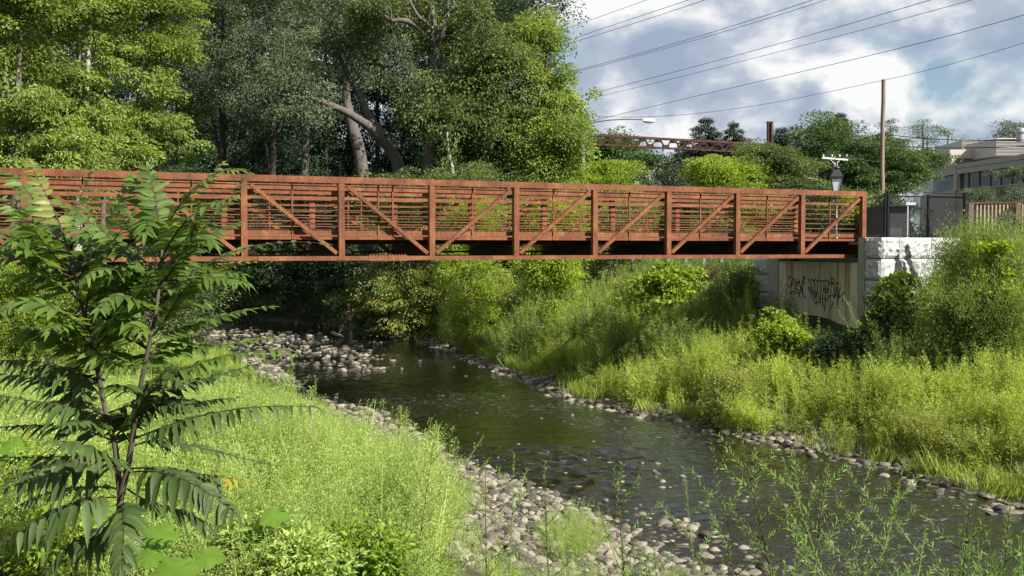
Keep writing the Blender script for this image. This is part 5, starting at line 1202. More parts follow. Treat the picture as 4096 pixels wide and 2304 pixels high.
# right bank, sunny weeds between the water and the slope
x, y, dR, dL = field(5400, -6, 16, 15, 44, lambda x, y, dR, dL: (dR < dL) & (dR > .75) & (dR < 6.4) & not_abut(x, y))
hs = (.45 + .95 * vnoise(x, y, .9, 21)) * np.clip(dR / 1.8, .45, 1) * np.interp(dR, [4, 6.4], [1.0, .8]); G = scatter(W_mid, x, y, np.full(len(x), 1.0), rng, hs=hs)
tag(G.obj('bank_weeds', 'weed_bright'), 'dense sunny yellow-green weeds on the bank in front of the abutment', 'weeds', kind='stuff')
for i, (cx, cyy, rx, ry, Y, m_, lab) in enumerate(CL):
    s = F / 1.59 / Y; top = P4(cx, cyy - ry, Y)[2]; x0 = P4(cx, cyy, Y)[0]; n_ = int(16 + 17 * rx / s * 2); rw = rx / s
    xx = x0 + np.clip(rng.normal(size=n_) * .5, -1, 1) * rw; yy = Y + rng.normal(size=n_) * rw * .45; g0 = hz(x0, Y); Hh = max(.7, top - g0)
    fall = 1 - .45 * ((xx - x0) / rw) ** 2; hh = Hh / 1.55 * fall * rng.uniform(.65, 1.12, n_)
    k = ~inside(xx, yy); xx, yy, hh = xx[k], yy[k], hh[k]; Pz = height(xx, yy)
    G = scatter(W_spire if i % 3 else W_mid, xx, yy, np.full(len(xx), 1.25), rng, hs=hh, tilt=.16)
    for V in G.V: V -= [x0, Y, g0]
    tag(G.obj('mugwort_clump', m_, loc=(x0, Y, g0)), lab, 'weed clump', GM)
x, y, dR, dL = field(2600, -6, 16, 15, 44, lambda x, y, dR, dL: (dR < dL) & (dR > 1.3) & (dR < 7) & not_abut(x, y)); k = vnoise(x, y, .9, 61) > .45; x, y = x[k], y[k]
G = scatter(W_spire, x, y, np.full(len(x), 1.0), rng, hs=rng.uniform(.5, 1.05, len(x)), tilt=.16); tag(G.obj('weed_spires', 'weed_bright'), 'taller pointed weeds standing out of the sunny bank growth', 'weeds', kind='stuff')
x, y, dR, dL = field(420, -6, 16, 15, 44, lambda x, y, dR, dL: (dR < dL) & (dR > .8) & (dR < 7.5) & not_abut(x, y)); k = vnoise(x, y, .5, 71) > .5; x, y = x[k], y[k]
G = scatter([weed_proto(720 + i, 1.3, 3, 50, .05, .012, .12, .10) for i in range(3)], x, y, np.full(len(x), 1.0), rng, hs=rng.uniform(.45, 1.0, len(x)), tilt=.25); tag(G.obj('dead_stalks', 'weed_straw'), 'buff dead stalks scattered through the sunny bank weeds', 'dead stalks', kind='stuff')
# slope behind, darker feathery growth
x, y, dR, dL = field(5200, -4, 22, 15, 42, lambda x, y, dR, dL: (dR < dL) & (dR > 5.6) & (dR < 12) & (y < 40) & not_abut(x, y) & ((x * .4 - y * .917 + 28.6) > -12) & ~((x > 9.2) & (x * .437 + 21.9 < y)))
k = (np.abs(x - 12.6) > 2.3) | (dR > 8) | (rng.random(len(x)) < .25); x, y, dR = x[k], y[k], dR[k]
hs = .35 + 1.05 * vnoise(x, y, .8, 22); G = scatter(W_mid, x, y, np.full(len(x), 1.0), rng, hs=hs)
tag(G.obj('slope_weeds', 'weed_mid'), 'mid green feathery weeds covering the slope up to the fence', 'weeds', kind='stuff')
# far bank further upstream
x, y, dR, dL = field(3800, -26, 8, 40, 72, lambda x, y, dR, dL: (dR < dL) & (dR > .5) & (dR < 9))
hs = .45 + .8 * vnoise(x, y, .5, 23); G = scatter(W_far, x, y, np.full(len(x), 1.1), rng, hs=hs)
tag(G.obj('upstream_weeds', 'weed_mid'), 'green weeds along the shaded bank upstream of the footbridge', 'weeds', kind='stuff')
# grass fringe by the stones
x, y, dR, dL = field(6500, -6, 12, 15, 46, lambda x, y, dR, dL: (dR < dL) & (dR > .30) & (dR < 1.25))
k = vnoise(x, y, .7, 31) > .45; x, y = x[k], y[k]; s = rng.uniform(.45, 1.05, len(x)); G = scatter(G_mid, x, y, s, rng, tilt=.3)
tag(G.obj('waterside_grass', 'grass_leaf'), 'fresh light green grass between the weeds and the waterline stones', 'grass', kind='stuff')
# left bank, mid distance field behind the tree of heaven
x, y, dR, dL = field(5200, -20, 1, 19.5, 46, lambda x, y, dR, dL: (dL < dR) & (dL > 1.1) & (y > 19.5))
hs = (.25 + .5 * vnoise(x, y, .5, 24)) * np.clip(dL / 3, .4, 1); G = scatter(W_mid, x, y, np.full(len(x), 1.0), rng, hs=hs)
tag(G.obj('meadow_weeds', 'weed_near'), 'sunny field of pale green weeds behind the tree of heaven', 'weeds', kind='stuff')
x, y, dR, dL = field(5200, -14, 1, 16, 44, lambda x, y, dR, dL: (dL < dR) & (dL > 1.3) & (dL < 9) & (x / y * F + 2048 < np.interp(y, [16, 20, 26], [1500, 1300, 1150]))); s = rng.uniform(.7, 1.3, len(x))
G = scatter(G_mid, x, y, s, rng); tag(G.obj('meadow_grass', 'grass_leaf'), 'long pale grass mixed into the field behind the tree of heaven', 'grass', kind='stuff')
# left bank near: the bright mass in the lower left quarter
def near_cond(x, y, dR, dL):
    px = x / y * F + 2048; edge = np.interp(y, [7, 10, 12.5, 14, 17, 20], [1760, 1740, 1735, 1700, 1570, 1360])
    return (dL < dR) & (px < edge + 60 * (vnoise(x, y, 1.5, 44) - .5)) & (dL > .9)
x, y, dR, dL = field(5200, -12, 1.5, 7.0, 20.5, near_cond)
hs = (.5 + .5 * vnoise(x, y, .9, 25)) * np.interp(y, [7, 10, 13, 16, 20], [.75, 1.05, 1.0, .72, .5]); k = (vnoise(x, y, 1.7, 81) > .24) | (y > 17); x, y, hs = x[k], y[k], (hs * (.72 + .56 * vnoise(x, y, 2.4, 82)))[k]; G = scatter(W_near, x, y, np.full(len(x), .95), rng, hs=hs, tilt=.16)
tag(G.obj('near_weeds', 'weed_near'), 'dense pale green feathery weeds below the tree of heaven', 'weeds', kind='stuff')
x, y, dR, dL = field(360, -6, 1.5, 7.5, 15, near_cond); G = scatter(W_tall, x, y, np.full(len(x), 1.0), rng, hs=rng.uniform(.5, .75, len(x)))
tag(G.obj('near_tall_weeds', 'weed_near'), 'taller wispy weeds standing out of the pale green mass', 'weeds', kind='stuff')
n_ = 46; pxe = rng.uniform(1560, 1745, n_); y = rng.uniform(10.3, 13.5, n_); x = (pxe - 2048) / F * y; G = scatter(W_tall, x, y, np.full(n_, .9), rng, hs=rng.uniform(.55, .82, n_), tilt=.06)
tag(G.obj('edge_weeds', 'weed_near'), 'upright pale weeds walling the edge of the green mass above the cobbles', 'weeds', kind='stuff')
# low growth between the cobbles
x, y, dR, dL = field(1100, -2, 7, 11.6, 18, lambda x, y, dR, dL: (dL < dR) & (dL > .6)); k = (vnoise(x, y, 1.1, 33) > .66) | (y < 12.9) & (rng.random(len(x)) < .5); x, y = x[k], y[k]
G = scatter(W_near, x, y, rng.uniform(.35, .6, len(x)), rng); tag(G.obj('cobble_weeds', 'weed_near'), 'small green seedlings growing between the near cobbles', 'weeds', kind='stuff')
for x, y, rx, ry, Y, m_, lab in ((880, 1370, 60, 50, 7.6, 'leaf_bright', 'leafy plant with broad bright leaves low at the edge of the cobbles'), (760, 1400, 62, 46, 7.2, 'weed_near', 'leafy plant at the bottom edge in the middle of the green mass'), (640, 1360, 56, 48, 7.6, 'weed_near', 'leafy pale plant between the two low leafy plants and the tree of heaven'),
                       (540, 1290, 44, 36, 8.4, 'leaf_bright', 'small leafy plant next to the large raised leaf'), (980, 1400, 50, 42, 7.4, 'leaf_bright', 'leafy pale plant at the bottom edge nearest the cobbles'), (120, 1330, 90, 70, 7.2, 'leaf_bright', 'bright leafy plant behind the lowest dark leaves of the tree of heaven'), (40, 1180, 60, 60, 8, 'leaf_yellow', 'yellow-green leafy plant at the picture edge')):
    shrub(lab, x, y, rx, ry, Y, m_, 30, .06, name='leafy_plant', cr=.14, cn=42, wr=.48, flat=.9, droop=.2, cat='plant', group='leafy plants in the green mass', mb='stem_green')
# dry pale seed heads
for lab, (px, py, Y, n_, hh) in (('pale dry bleached weed in the green mass below the tree of heaven', (1230, 1990, 11, 4, .85)), ('dry buff weed at the edge of the cobbles', (1700, 2080, 11.5, 5, .95)), ('dry pale weed half sunk in the green mass near the waterside tip', (1610, 1880, 13, 4, 1.0))):
    c = at(px, py, Y); x = c.x + rng.normal(size=n_) * .14; y = Y + rng.normal(size=n_) * .2
    G = scatter([weed_proto(700 + n_, 1.1, 4, 150, .028, .012, .12, .10)], x - c.x, y - Y, np.full(n_, 1.0), rng, hs=rng.uniform(.8, 1, n_) * hh); V, Fs = G.arrays()
    V[:, 2] -= height(x - c.x, y - Y).repeat(len(V) // n_)[:len(V)] if False else 0
    z0 = V[:, 2].min(); V[:, 2] -= z0; g2 = Geo(); g2.V = [V]; g2.n = len(V); g2.F = {k: ([Fs[k]] if len(Fs[k]) else []) for k in (3, 4)}
    o = g2.obj('dry_weed', 'weed_straw', loc=(c.x, Y, hz(c.x, Y))); tag(o, lab, 'weed', 'dry weeds')

# ---------------------------------------------------------------- tree of heaven in front
def leaflet_arrays(n, base, D, Nn, L, Wd, droop, rng):
    """lanceolate leaflets, 3 sections, folded along the midrib and drooping: returns V, quads"""
    D = unit(D); Sd = unit(np.cross(D, Nn)); U = np.cross(Sd, D); L = L[:, None]; Wd = Wd[:, None]
    us = [0, .16, .45, .78, 1.0]; ws = [.10, .92, 1.0, .52, .02]; V = []
    for u, w in zip(us, ws):
        c = base + D * L * u - np.array([0, 0, 1]) * (droop[:, None] * L * u * u) ; e = U * Wd * .16 * (w)
        V += [c - Sd * Wd * .5 * w + e, c, c + Sd * Wd * .5 * w + e]
    V = np.stack(V, 1).reshape(-1, 3); Fq = []
    for k in range(4):
        a = k * 3; Fq += [[a, a + 1, a + 4, a + 3], [a + 1, a + 2, a + 5, a + 4]]
    Fq = np.array(Fq); return V, (Fq[None] + (np.arange(n) * 15)[:, None, None]).reshape(-1, 4)
AY = 5.6
ail = thing('tree_of_heaven', 'young tree of heaven with long feather-shaped leaves standing in front of the footbridge', 'tree', tuple(fat(305, 1600, AY)))
ab_ = np.array(tuple(ail.location))
def A3(x, y, dy=0): return np.array(tuple(fat(x, y, AY + dy)))
G = Geo(); stems = [([(303, 1620, 0), (305, 1450, 0), (300, 1330, 0), (303, 1250, 0)], [.030, .024, .021, .018]), ([(303, 1255, 0), (290, 1120, .03), (262, 1020, .05), (240, 900, .05), (222, 830, .03), (205, 770, 0), (190, 700, -.02), (172, 630, -.04), (158, 585, -.05)], [.018, .015, .013, .011, .009, .007, .005]),
         ([(303, 1255, 0), (325, 1160, -.03), (335, 1090, -.05), (352, 980, -.08), (372, 880, -.1), (392, 790, -.1), (403, 700, -.08), (408, 620, -.06), (407, 580, -.05)], [.018, .016, .013, .011, .009, .007, .005])]
for pts, rd in stems:
    P = np.array([A3(*p) for p in pts]); u = np.linspace(0, 1, len(P) * 3); u0 = np.linspace(0, 1, len(P)); Q = np.stack([np.interp(u, u0, P[:, k]) for k in range(3)], 1)
    tube(G, Q - ab_, np.interp(u, np.linspace(0, 1, len(rd)), rd), 10)
G.obj('trunk', 'stem_heaven', ail, True)
def frond(pts, seed, npair=13, LL=.145, WW=.046, mat='ailanthus_leaf', droop=.35, label=None, yellow_from=None, facing=0.0, minw=.75, ylast=None):
    """pts: (x, y, depth offset) of the rachis, base to tip"""
    rng = np.random.default_rng(seed); P = np.array([A3(*p) for p in pts]); m_ = len(P); npair = int(npair * 1.4); LL *= .92; WW *= .92; droop *= .75
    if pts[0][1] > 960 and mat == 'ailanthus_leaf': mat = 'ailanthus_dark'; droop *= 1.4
    # smooth Bezier-like resampling
    u0 = np.linspace(0, 1, m_); u = np.linspace(0, 1, 22); deg = min(m_ - 1, 3)
    Q = np.stack([np.polyval(np.polyfit(u0, P[:, k], deg), u) for k in range(3)], 1)
    R = Geo(); tube(R, Q - ab_, np.linspace(.0058, .0016, 22), 5)
    o = R.obj('frond', 'stem_dark', ail, True)
    if label: o['label'] = label
    T = np.gradient(Q, axis=0); T = unit(T)
    v = np.linspace(.16, .985, npair); bs, Ds, Ns, Ls, Ws, dr = [], [], [], [], [], []
    for k, t in enumerate(v):
        c = np.array([np.interp(t, u, Q[:, a]) for a in range(3)]); tt = unit(np.array([np.interp(t, u, T[:, a]) for a in range(3)]))
        upv = np.array([0, -.28 - facing, 1.0]); sd = unit(np.cross(tt, upv)); un = unit(np.cross(sd, tt))
        if un[2] < 0: un = -un
        size = (1 - .55 * max(0, t - .45) / .55) * (1 if t > .2 else .85) * rng.uniform(.88, 1.1)
        for s in (-1, 1):
            if rng.random() < .05: continue
            d = sd * s * 1.0 + tt * (.45 + .35 * t) + rng.normal(size=3) * .15 - un * .05
            bs.append(c + tt * rng.uniform(-.008, .008)); Ds.append(d); Ns.append(un + rng.normal(size=3) * .28); Ls.append(LL * size * rng.uniform(.78, 1.12)); Ws.append(WW * size * rng.uniform(.9, 1.1)); dr.append(droop * rng.uniform(.6, 1.5))
    bs.append(Q[-1]); Ds.append(T[-1]); Ns.append(unit(np.cross(np.cross(T[-1], [0, 0, 1.]), T[-1]) + 1e-6)); Ls.append(LL * .5); Ws.append(WW * .5); dr.append(droop)
    n_ = len(bs); V, Fq = leaflet_arrays(n_, np.array(bs) - ab_, np.array(Ds), np.array(Ns), np.array(Ls), np.array(Ws), np.array(dr), rng)
    if yellow_from is None: 
        g_ = Geo(); g_.add(V, Fq); g_.obj('leaf_blades', mat, o, True)
    else:
        cut = int(n_ * yellow_from); a, b_2 = Geo(), Geo(); a.add(V[:cut * 15], Fq[:cut * 8]); b_2.add(V[cut * 15:], Fq[cut * 8:] - cut * 15)
        a.obj('leaf_blades', mat, o, True); q = b_2.obj('leaf_blades', 'ailanthus_yellow', o, True); q['label'] = 'yellowed leaflets at the end of the leaf'
FR = [
 # top, left stem
 ([(160, 600, 0), (140, 540, .05), (105, 470, .1), (80, 412, .15)], dict(npair=11, LL=.13, mat='ailanthus_young')),
 ([(190, 700, 0), (235, 640, .1), (285, 540, .15), (318, 470, .2)], dict(npair=12)),
 ([(217, 800, 0), (232, 700, -.1), (275, 620, -.15), (330, 545, -.2)], dict(npair=13)),
 ([(175, 640, 0), (150, 590, .1), (190, 520, .2), (232, 410, .25)], dict(npair=10, LL=.11)),
 ([(172, 735, 0), (120, 690, -.15), (60, 625, -.2), (-20, 562, -.25)], dict(npair=13, LL=.15)),
 ([(165, 650, 0), (110, 600, .1), (60, 550, .15), (-10, 490, .2)], dict(npair=12)),
 ([(160, 610, 0), (90, 580, -.1), (40, 600, -.2), (-30, 640, -.3)], dict(npair=11)),
 ([(180, 690, 0), (135, 640, -.2), (90, 585, -.35), (40, 540, -.5)], dict(npair=12)),
 # top, right stem
 ([(408, 620, 0), (402, 560, 0), (388, 490, .05), (374, 425, .1)], dict(npair=12, LL=.15, mat='ailanthus_leaf')),
 ([(412, 690, 0), (470, 620, .05), (545, 540, .1), (625, 432, .15)], dict(npair=14, LL=.14)),
 ([(406, 600, 0), (430, 540, .25), (490, 480, .3), (560, 412, .4)], dict(npair=12, LL=.12, mat='ailanthus_young')),
 ([(396, 740, 0), (330, 650, -.1), (240, 570, -.15), (150, 505, -.2)], dict(npair=14, LL=.14)),
 ([(404, 680, 0), (370, 610, .2), (335, 560, .3), (290, 500, .4)], dict(npair=11, LL=.12)),
 ([(408, 600, 0), (370, 520, .1), (345, 470, .15), (330, 440, .2)], dict(npair=9, LL=.11)),
 ([(400, 720, 0), (440, 670, -.2), (480, 600, -.3), (500, 520, -.4)], dict(npair=12, LL=.13)),
 ([(412, 700, 0), (470, 700, .1), (540, 650, .15), (640, 622, .2), (820, 612, .25)], dict(npair=14, LL=.10, WW=.04, yellow_from=None, droop=.15)),
 ([(412, 760, 0), (470, 690, .2), (540, 670, .25), (640, 655, .3)], dict(npair=11, LL=.10, mat='ailanthus_yellow', droop=.2, label='yellowing leaf reaching out over the bottom chord')),
 ([(380, 850, 0), (430, 780, -.1), (470, 720, -.2), (530, 690, -.3)], dict(npair=13, LL=.14)),
 # middle
 ([(378, 870, 0), (450, 830, .1), (560, 795, .15), (680, 772, .2)], dict(npair=14, LL=.13, mat='ailanthus_leaf', droop=.2)),
 ([(370, 900, 0), (450, 880, .2), (560, 868, .25), (680, 850, .3)], dict(npair=14, LL=.12, droop=.2)),
 ([(366, 960, 0), (450, 935, -.1), (570, 895, -.15), (735, 884, -.2)], dict(npair=15, LL=.13, droop=.6)),
 ([(356, 985, 0), (430, 975, .1), (540, 945, .15), (690, 905, .2)], dict(npair=14, LL=.12, droop=.3)),
 ([(242, 900, 0), (190, 830, -.1), (120, 770, -.15), (10, 762, -.2)], dict(npair=15, LL=.17, WW=.048)),
 ([(240, 930, 0), (180, 870, .1), (90, 830, .15), (-20, 800, .2)], dict(npair=14, LL=.15)),
 ([(262, 1010, 0), (190, 940, -.1), (90, 910, -.15), (-30, 908, -.2)], dict(npair=14, LL=.14, droop=.8)),
 ([(268, 1052, 0), (180, 985, .05), (90, 955, .1), (-30, 935, .15)], dict(npair=14, LL=.14)),
 ([(275, 1085, 0), (190, 1030, -.2), (90, 1010, -.25), (-30, 985, -.3)], dict(npair=14, LL=.14, droop=.8)),
 ([(330, 1090, 0), (345, 1040, -.1), (372, 990, -.2), (410, 940, -.35)], dict(npair=13, LL=.15)),
 ([(285, 1110, 0), (200, 1080, .1), (100, 1070, .15), (-30, 1078, .2)], dict(npair=14, LL=.14)),
 ([(225, 850, 0), (260, 900, -.25), (330, 920, -.4), (400, 880, -.5)], dict(npair=12, LL=.15, droop=.3)),
 ([(345, 1040, 0), (420, 1020, .2), (500, 1010, .3), (600, 1000, .4)], dict(npair=13, LL=.12)),
 # lower
 ([(335, 1105, 0), (440, 1065, -.15), (590, 1030, -.2), (790, 1024, -.25)], dict(npair=17, LL=.13, WW=.046, droop=.7)),
 ([(330, 1125, 0), (420, 1110, .1), (540, 1135, .15), (700, 1172, .2)], dict(npair=16, LL=.10, WW=.03, droop=.2)),
 ([(318, 1190, 0), (200, 1165, -.2), (100, 1185, -.3), (0, 1225, -.4)], dict(npair=14, LL=.17, WW=.055, droop=.6, facing=.3)),
 ([(300, 1165, 0), (200, 1150, .15), (100, 1150, .2), (-40, 1150, .3)], dict(npair=14, LL=.13)),
 ([(303, 1250, 0), (210, 1265, -.2), (100, 1310, -.3), (-20, 1385, -.4)], dict(npair=13, LL=.15, WW=.055, droop=.8, facing=.2)),
 ([(318, 1190, 0), (410, 1190, -.2), (500, 1225, -.3), (590, 1290, -.4)], dict(npair=14, LL=.16, WW=.056, droop=.6, facing=.35)),
 ([(322, 1180, 0), (420, 1180, .15), (520, 1195, .2), (620, 1208, .25)], dict(npair=14, LL=.11, WW=.035, droop=.9, yellow_from=.74, label='thin leaf turned orange and yellow at its tip')),
 ([(305, 1270, 0), (310, 1290, -.3), (312, 1340, -.45), (308, 1430, -.55)], dict(npair=13, LL=.16, WW=.058, droop=.5, facing=1.0)),
 ([(300, 1300, 0), (240, 1340, -.1), (180, 1370, -.15), (120, 1440, -.2)], dict(npair=11, LL=.13, WW=.05, droop=.8)),
 ([(320, 1230, 0), (400, 1270, .2), (470, 1290, .3), (540, 1340, .35)], dict(npair=12, LL=.13, WW=.05, droop=.7, mat='ailanthus_leaf')),
 ([(300, 1230, 0), (220, 1225, .2), (120, 1240, .3), (20, 1290, .4)], dict(npair=13, LL=.13, droop=.6)),
 ([(330, 1130, 0), (300, 1080, .3), (230, 1040, .4), (150, 1020, .6)], dict(npair=12, LL=.13)),
 ([(300, 1200, 0), (270, 1150, -.3), (210, 1120, -.45), (130, 1110, -.6)], dict(npair=13, LL=.15, WW=.05, droop=.6)),
 ([(392, 800, 0), (350, 760, -.3), (300, 745, -.4), (250, 780, -.5)], dict(npair=12, LL=.13, droop=.5)),
 ([(400, 740, 0), (450, 760, .3), (500, 760, .4), (560, 740, .5)], dict(npair=12, LL=.12, droop=.4)),
 ([(205, 770, 0), (150, 790, .2), (90, 730, .3), (20, 690, .4)], dict(npair=12, LL=.13)),
 ([(196, 720, 0), (215, 660, .2), (230, 600, .3), (215, 530, .4)], dict(npair=11, LL=.12)),
]
FR += [([(408, 600, 0), (450, 520, -.1), (520, 450, -.15), (600, 428, -.2)], dict(npair=12, LL=.14, mat='ailanthus_young')), ([(404, 660, 0), (440, 590, -.3), (500, 530, -.45), (590, 500, -.6)], dict(npair=13, LL=.14)), ([(400, 720, 0), (460, 640, .3), (530, 590, .4), (600, 560, .5)], dict(npair=13, LL=.13)),
       ([(396, 770, 0), (460, 720, .1), (520, 690, .1), (610, 690, .1)], dict(npair=13, LL=.14)), ([(180, 680, 0), (120, 560, .3), (60, 470, .4), (-10, 430, .5)], dict(npair=13, LL=.13)), ([(185, 700, 0), (100, 650, -.3), (30, 600, -.4), (-40, 590, -.5)], dict(npair=13, LL=.15)),
       ([(222, 830, 0), (160, 790, -.3), (80, 760, -.4), (0, 790, -.5)], dict(npair=14, LL=.16)), ([(230, 860, 0), (300, 790, -.2), (350, 740, -.3), (380, 690, -.4)], dict(npair=13, LL=.15)), ([(372, 880, 0), (300, 840, .2), (230, 830, .3), (150, 860, .4)], dict(npair=13, LL=.15))]
rgf = np.random.default_rng(4)
for k in range(44):                     # further leaves all round the two stems
    left = k % 2 == 0; q = rgf.uniform(.05, .95)
    if left: bx, by = np.interp(q, [0, .5, 1], [290, 240, 170]), np.interp(q, [0, .5, 1], [1110, 900, 640])
    else: bx, by = np.interp(q, [0, .5, 1], [330, 372, 407]), np.interp(q, [0, .5, 1], [1110, 880, 620])
    a = rgf.uniform(0, 6.28); ln = rgf.uniform(110, 260); dx, dd = math.cos(a) * ln, math.sin(a) * ln / 465.; up = np.interp(q, [0, 1], [20, 110]) * rgf.uniform(.5, 1.2)
    FR.append(([(bx, by, 0), (bx + dx * .35, by - up * .7, dd * .35), (bx + dx * .7, by - up, dd * .7), (bx + dx, by - up * .7, dd)], dict(npair=int(rgf.integers(11, 15)), LL=rgf.uniform(.12, .155))))
for i, (pts, kw) in enumerate(FR): frond(pts, 900 + i, **kw)

# ---------------------------------------------------------------- tall weeds close to the camera
GW = 'tall leafy weeds close to the camera'
def tall_weed(label, tip, base, Y, seed, side=1.0, m='horseweed_leaf', dens=1.25, cat='weed', name='tall_weed', L=.04, yb=None):
    rng = np.random.default_rng(seed); a = np.array(tuple(fat(base[0], base[1], Y))); b = np.array(tuple(fat(tip[0], tip[1], Y + rng.uniform(-.15, .15)))); H = np.linalg.norm(b - a)
    ext = a - (b - a) / H * .9; gz = hz(ext[0], ext[1]); t = thing(name, label, cat, tuple(ext), GW)
    n_ = 14; u = np.linspace(0, 1, n_)[:, None]; bend = rng.normal(size=3) * .03 * H; P = ext * (1 - u) + b * u + bend * (u * (1 - u) * 4) - ext
    S_ = Geo(); tube(S_, P, np.linspace(.0062, .0012, n_), 6); Lf = Geo()
    HH = np.linalg.norm(b - ext)
    def put(Q, nl, L0, up=.9, taper=True, umin=.25):
        m_ = len(Q); u0 = np.linspace(0, 1, m_); uu = umin + (1 - umin) * (np.arange(nl) + rng.random(nl)) / nl; C = np.stack([np.interp(uu, u0, Q[:, k]) for k in range(3)], 1); T = unit(Q[-1] - Q[0])
        ang = np.arange(nl) * 2.4 + rng.uniform(0, 6.28); e1 = unit(np.cross(T, [.3, 1, .2])); e2 = np.cross(T, e1)
        D = e1 * np.cos(ang)[:, None] + e2 * np.sin(ang)[:, None] + T * up + rng.normal(size=(nl, 3)) * .2 + [0, 0, .15]
        Ls = L0 * rng.uniform(.7, 1.25, nl) * (1 - .45 * uu if taper else 1); leaves(Lf, C, D, rng.normal(size=(nl, 3)) * .4 + [0, -.3, 1], Ls, Ls * .18, .2)
    put(P, int(85 * dens * HH), L, umin=.2)
    nb = int((6 + 5 * HH) * side)
    for k in range(nb):
        uu = .25 + .65 * (k + rng.random()) / nb; c = np.array([np.interp(uu, u[:, 0], P[:, q]) for q in range(3)]); ang = k * 2.4; T = unit(P[-1] - P[0]); ln = (.24 * (1.1 - uu) + .07) * rng.uniform(.6, 1.2) * min(1.3, HH)
        d = unit(np.array([math.cos(ang), math.sin(ang) * .6, 0]) + T * rng.uniform(.5, .95)); v = np.linspace(0, 1, 5)[:, None]; Q = c + d * ln * v + np.array([0, 0, 1]) * ln * .28 * v ** 2
        tube(S_, Q, np.linspace(.0026, .0008, 5), 4, cap=False); put(Q, int(12 + 95 * ln), L * .75, umin=.12, taper=False)
    S_.obj('stem', 'stem_dark' if seed % 3 else 'stem_green', t, True); Lf.obj('foliage', m, t)
    return t
TW = [((1722, 1178), (1752, 1449), 4.6, .5, 'slim weed with a spiky tip, first of the dense row over the open water'),
      ((1790, 1108), (1852, 1449), 4.9, .8, 'weed with a dark straight stem and a bushy spike, second in the dense row'),
      ((1862, 1085), (1950, 1449), 4.6, 1.1, 'dark-stemmed weed with a forked pale tip over the rippled water'),
      ((1968, 1150), (2075, 1449), 4.3, 1.0, 'wide-branching weed between the two tallest dark stems'),
      ((2098, 1060), (2045, 1449), 4.4, 1.1, 'tallest weed, its dark stem crossing the far stones'),
      ((2200, 1135), (2120, 1449), 4.7, 1.2, 'bushy sunlit weed leaning away from the tallest stem'),
      ((2275, 1165), (2205, 1449), 4.4, 1.3, 'very bushy sunlit weed at the end of the dense row'),
      ((1544, 1165), (1560, 1449), 5.2, .9, 'lone spiky weed between the cobbles and the dense row'),
      ((1372, 1165), (1400, 1449), 5.6, .8, 'thin weed standing alone over the cobble bar'),
      ((1293, 1138), (1265, 1449), 5.4, 1.0, 'thin weed with drooping side shoots at the pool edge'),
      ((1222, 1160), (1235, 1449), 5.8, .8, 'short thin weed nearest the pale green mass'),
      ((1098, 1060), (1040, 1449), 7.5, 1.3, 'tall pale weed with upright side shoots at the tip of the green mass'),
      ((1065, 1110), (1010, 1449), 7.9, 1.0, 'second pale weed beside the one with upright side shoots'),
      ((735, 905), (700, 1200), 12.5, 1.3, 'pale weed at the top of the green mass against the dark pool'),
      ((795, 955), (770, 1200), 12.0, 1.0, 'small pale weed beside the dark cobbles under the footbridge shadow'),
      ((690, 935), (660, 1200), 12.6, 1.1, 'leafy pale weed touching the longest dark feather leaf'),
      ((2440, 1260), (2430, 1449), 4.0, .9, 'blurred dark weed near the corner of the picture'),
      ((2540, 1280), (2520, 1449), 3.9, 1.1, 'last blurred weed in the corner of the picture'),
      ((1480, 1300), (1475, 1449), 5.0, .9, 'short weed low in the picture over the cobbles'),
      ((1640, 1330), (1650, 1449), 4.9, .9, 'short dark weed between the lone spiky one and the dense row'),
      ((1590, 1350), (1600, 1449), 4.7, .7, 'shortest weed at the bottom of the picture'),
      ((2330, 1330), (2310, 1449), 4.2, .9, 'short weed beyond the bushy sunlit pair')]
for i, (tip, base, Y, sd, lab) in enumerate(TW): tall_weed(lab, tip, base, Y, 1200 + i, sd, m='horseweed_leaf' if not 11 <= i <= 15 else 'weed_near', L=.04 if Y < 7 else .06)
# low leafy fringe under the camera
def fringe(label, x0, x1, ytop, Y, n_, seed, m='horseweed_leaf'):
    rng = np.random.default_rng(seed); c = at((x0 + x1) / 2 * 1.59, 2304, Y); G = Geo()
    for k in range(n_):
        x = rng.uniform(x0, x1); yt = ytop + abs(rng.normal()) * 60; p = np.array(tuple(fat(x, yt, Y + rng.uniform(-.5, .5)))); q = p + [rng.normal() * .05, 0, -.75]
        P = np.stack([q + (p - q) * v for v in np.linspace(0, 1, 6)]) - np.array(tuple(c)); tube(G, P, np.linspace(.004, .001, 6), 4, cap=False); nl = 46; uu = rng.random(nl); C = P[0] + (P[-1] - P[0]) * uu[:, None]; ang = rng.uniform(0, 6.28, nl)
        rad = (.05 * (1.1 - uu) * rng.random(nl))[:, None]; o_ = np.stack([np.cos(ang), np.sin(ang), np.full(nl, .9)], 1); Ls = .045 * rng.uniform(.6, 1.2, nl) * (1.1 - .5 * uu); leaves(G, C + o_ * rad, o_ + rng.normal(size=(nl, 3)) * .25, rng.normal(size=(nl, 3)) * .5 + [0, 0, 1], Ls, Ls * .2)
    tag(G.obj('weed_fringe', m, loc=tuple(c)), label, 'weeds', kind='stuff')
fringe('low leafy weeds along the bottom of the picture below the dense row', 1690, 2300, 1400, 4.3, 34, 1)
fringe('low pale weeds along the bottom of the picture over the cobbles', 1150, 1700, 1385, 5.6, 46, 2)
fringe('blurred weeds in the bottom corner over the open water', 2380, 2620, 1330, 3.9, 26, 3)
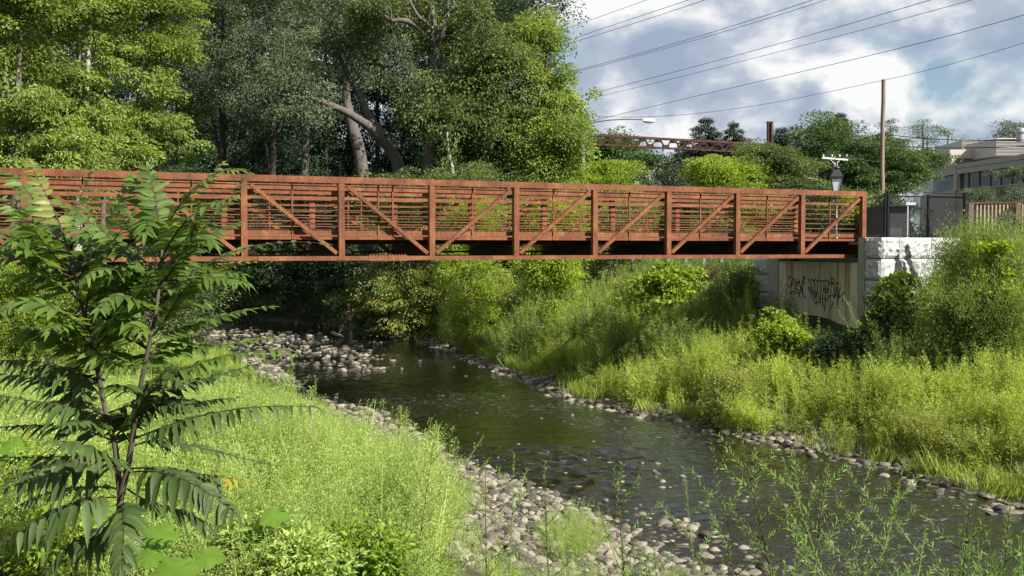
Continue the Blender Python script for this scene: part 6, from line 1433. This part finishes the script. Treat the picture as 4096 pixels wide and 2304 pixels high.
# big rounded leaves at the foot of the tree of heaven
def big_leaf(label, cx, cy, r, Y, tilt, seed):
    rng = np.random.default_rng(seed); c = fat(cx, cy, Y); s = r / (F / 1.59) * Y; t = thing('bur_leaf_plant', label, 'plant', (c.x, c.y, c.z - .6), 'large-leaved plants at the foot of the tree')
    G = Geo(); n_ = 26; th = np.linspace(0, 2 * np.pi, n_, endpoint=False); rr = s * (1 + .10 * np.cos(5 * th) + .05 * np.cos(11 * th + 1)); V = [[0, 0, .6]]
    for f in (.5, 1.0):
        for a, q in zip(th, rr): V.append([q * f * math.cos(a), q * f * math.sin(a) * math.cos(tilt), .6 + q * f * math.sin(a) * math.sin(tilt) - .12 * s * f * f + rng.normal() * .01 * f])
    V = np.array(V); G.add(V, [[0, 1 + k, 1 + (k + 1) % n_] for k in range(n_)]); g2 = [[1 + k, 1 + n_ + k, 1 + n_ + (k + 1) % n_, 1 + (k + 1) % n_] for k in range(n_)]
    off = G.n - len(V); G.F[4].append(np.array(g2) + off); G.obj('leaf', 'broad_leaf', t, True)
    S_ = Geo(); tube(S_, [(0, 0, .6), (.02, 0, .3), (.03, .02, -.2)], [.004, .006, .008], 6); S_.obj('stalk', 'stem_green', t, True)
for a in [('large bright leaf held up alone in the green mass', 425 * 1.62, 1296, 36, 7.4, .5, 1), ('large leaf low beside the tree of heaven stem', 400, 1345, 46, 6.3, .5, 2), ('big pale leaf at the bottom edge near the stem', 520, 1400, 44, 6.4, .4, 3), ('shaded wide leaf at the bottom edge', 440, 1430, 62, 5.9, .4, 4), ('yellow-green leaf at the picture edge low down', 30, 1120, 30, 7.5, .7, 5), ('dark wide leaf touching the stem base', 375, 1400, 38, 5.9, .5, 6)]: big_leaf(*a)
# driftwood on the stones upstream
for lab, p0, p1, r in (('pale forked driftwood log lying on the stones at the water edge', (1560, 1348), (1650, 1342), .07), ('dark short log stranded on the upstream stones', (1330, 1330), (1375, 1352), .10)):
    a, b_2 = ground_at(*p0, .12), ground_at(*p1, .2); G = Geo(); P = [(a[0], a[1], .10), ((a[0] + b_2[0]) / 2, (a[1] + b_2[1]) / 2 + .1, .16), (b_2[0], b_2[1], .26)]
    tube(G, P, [r, r * .8, r * .35], 8); tube(G, [P[1], (P[1][0] + .15, P[1][1] + .2, .5)], [r * .4, .01], 6); tag(G.obj('driftwood_log', 'driftwood', smooth=True), lab, 'driftwood', 'driftwood')
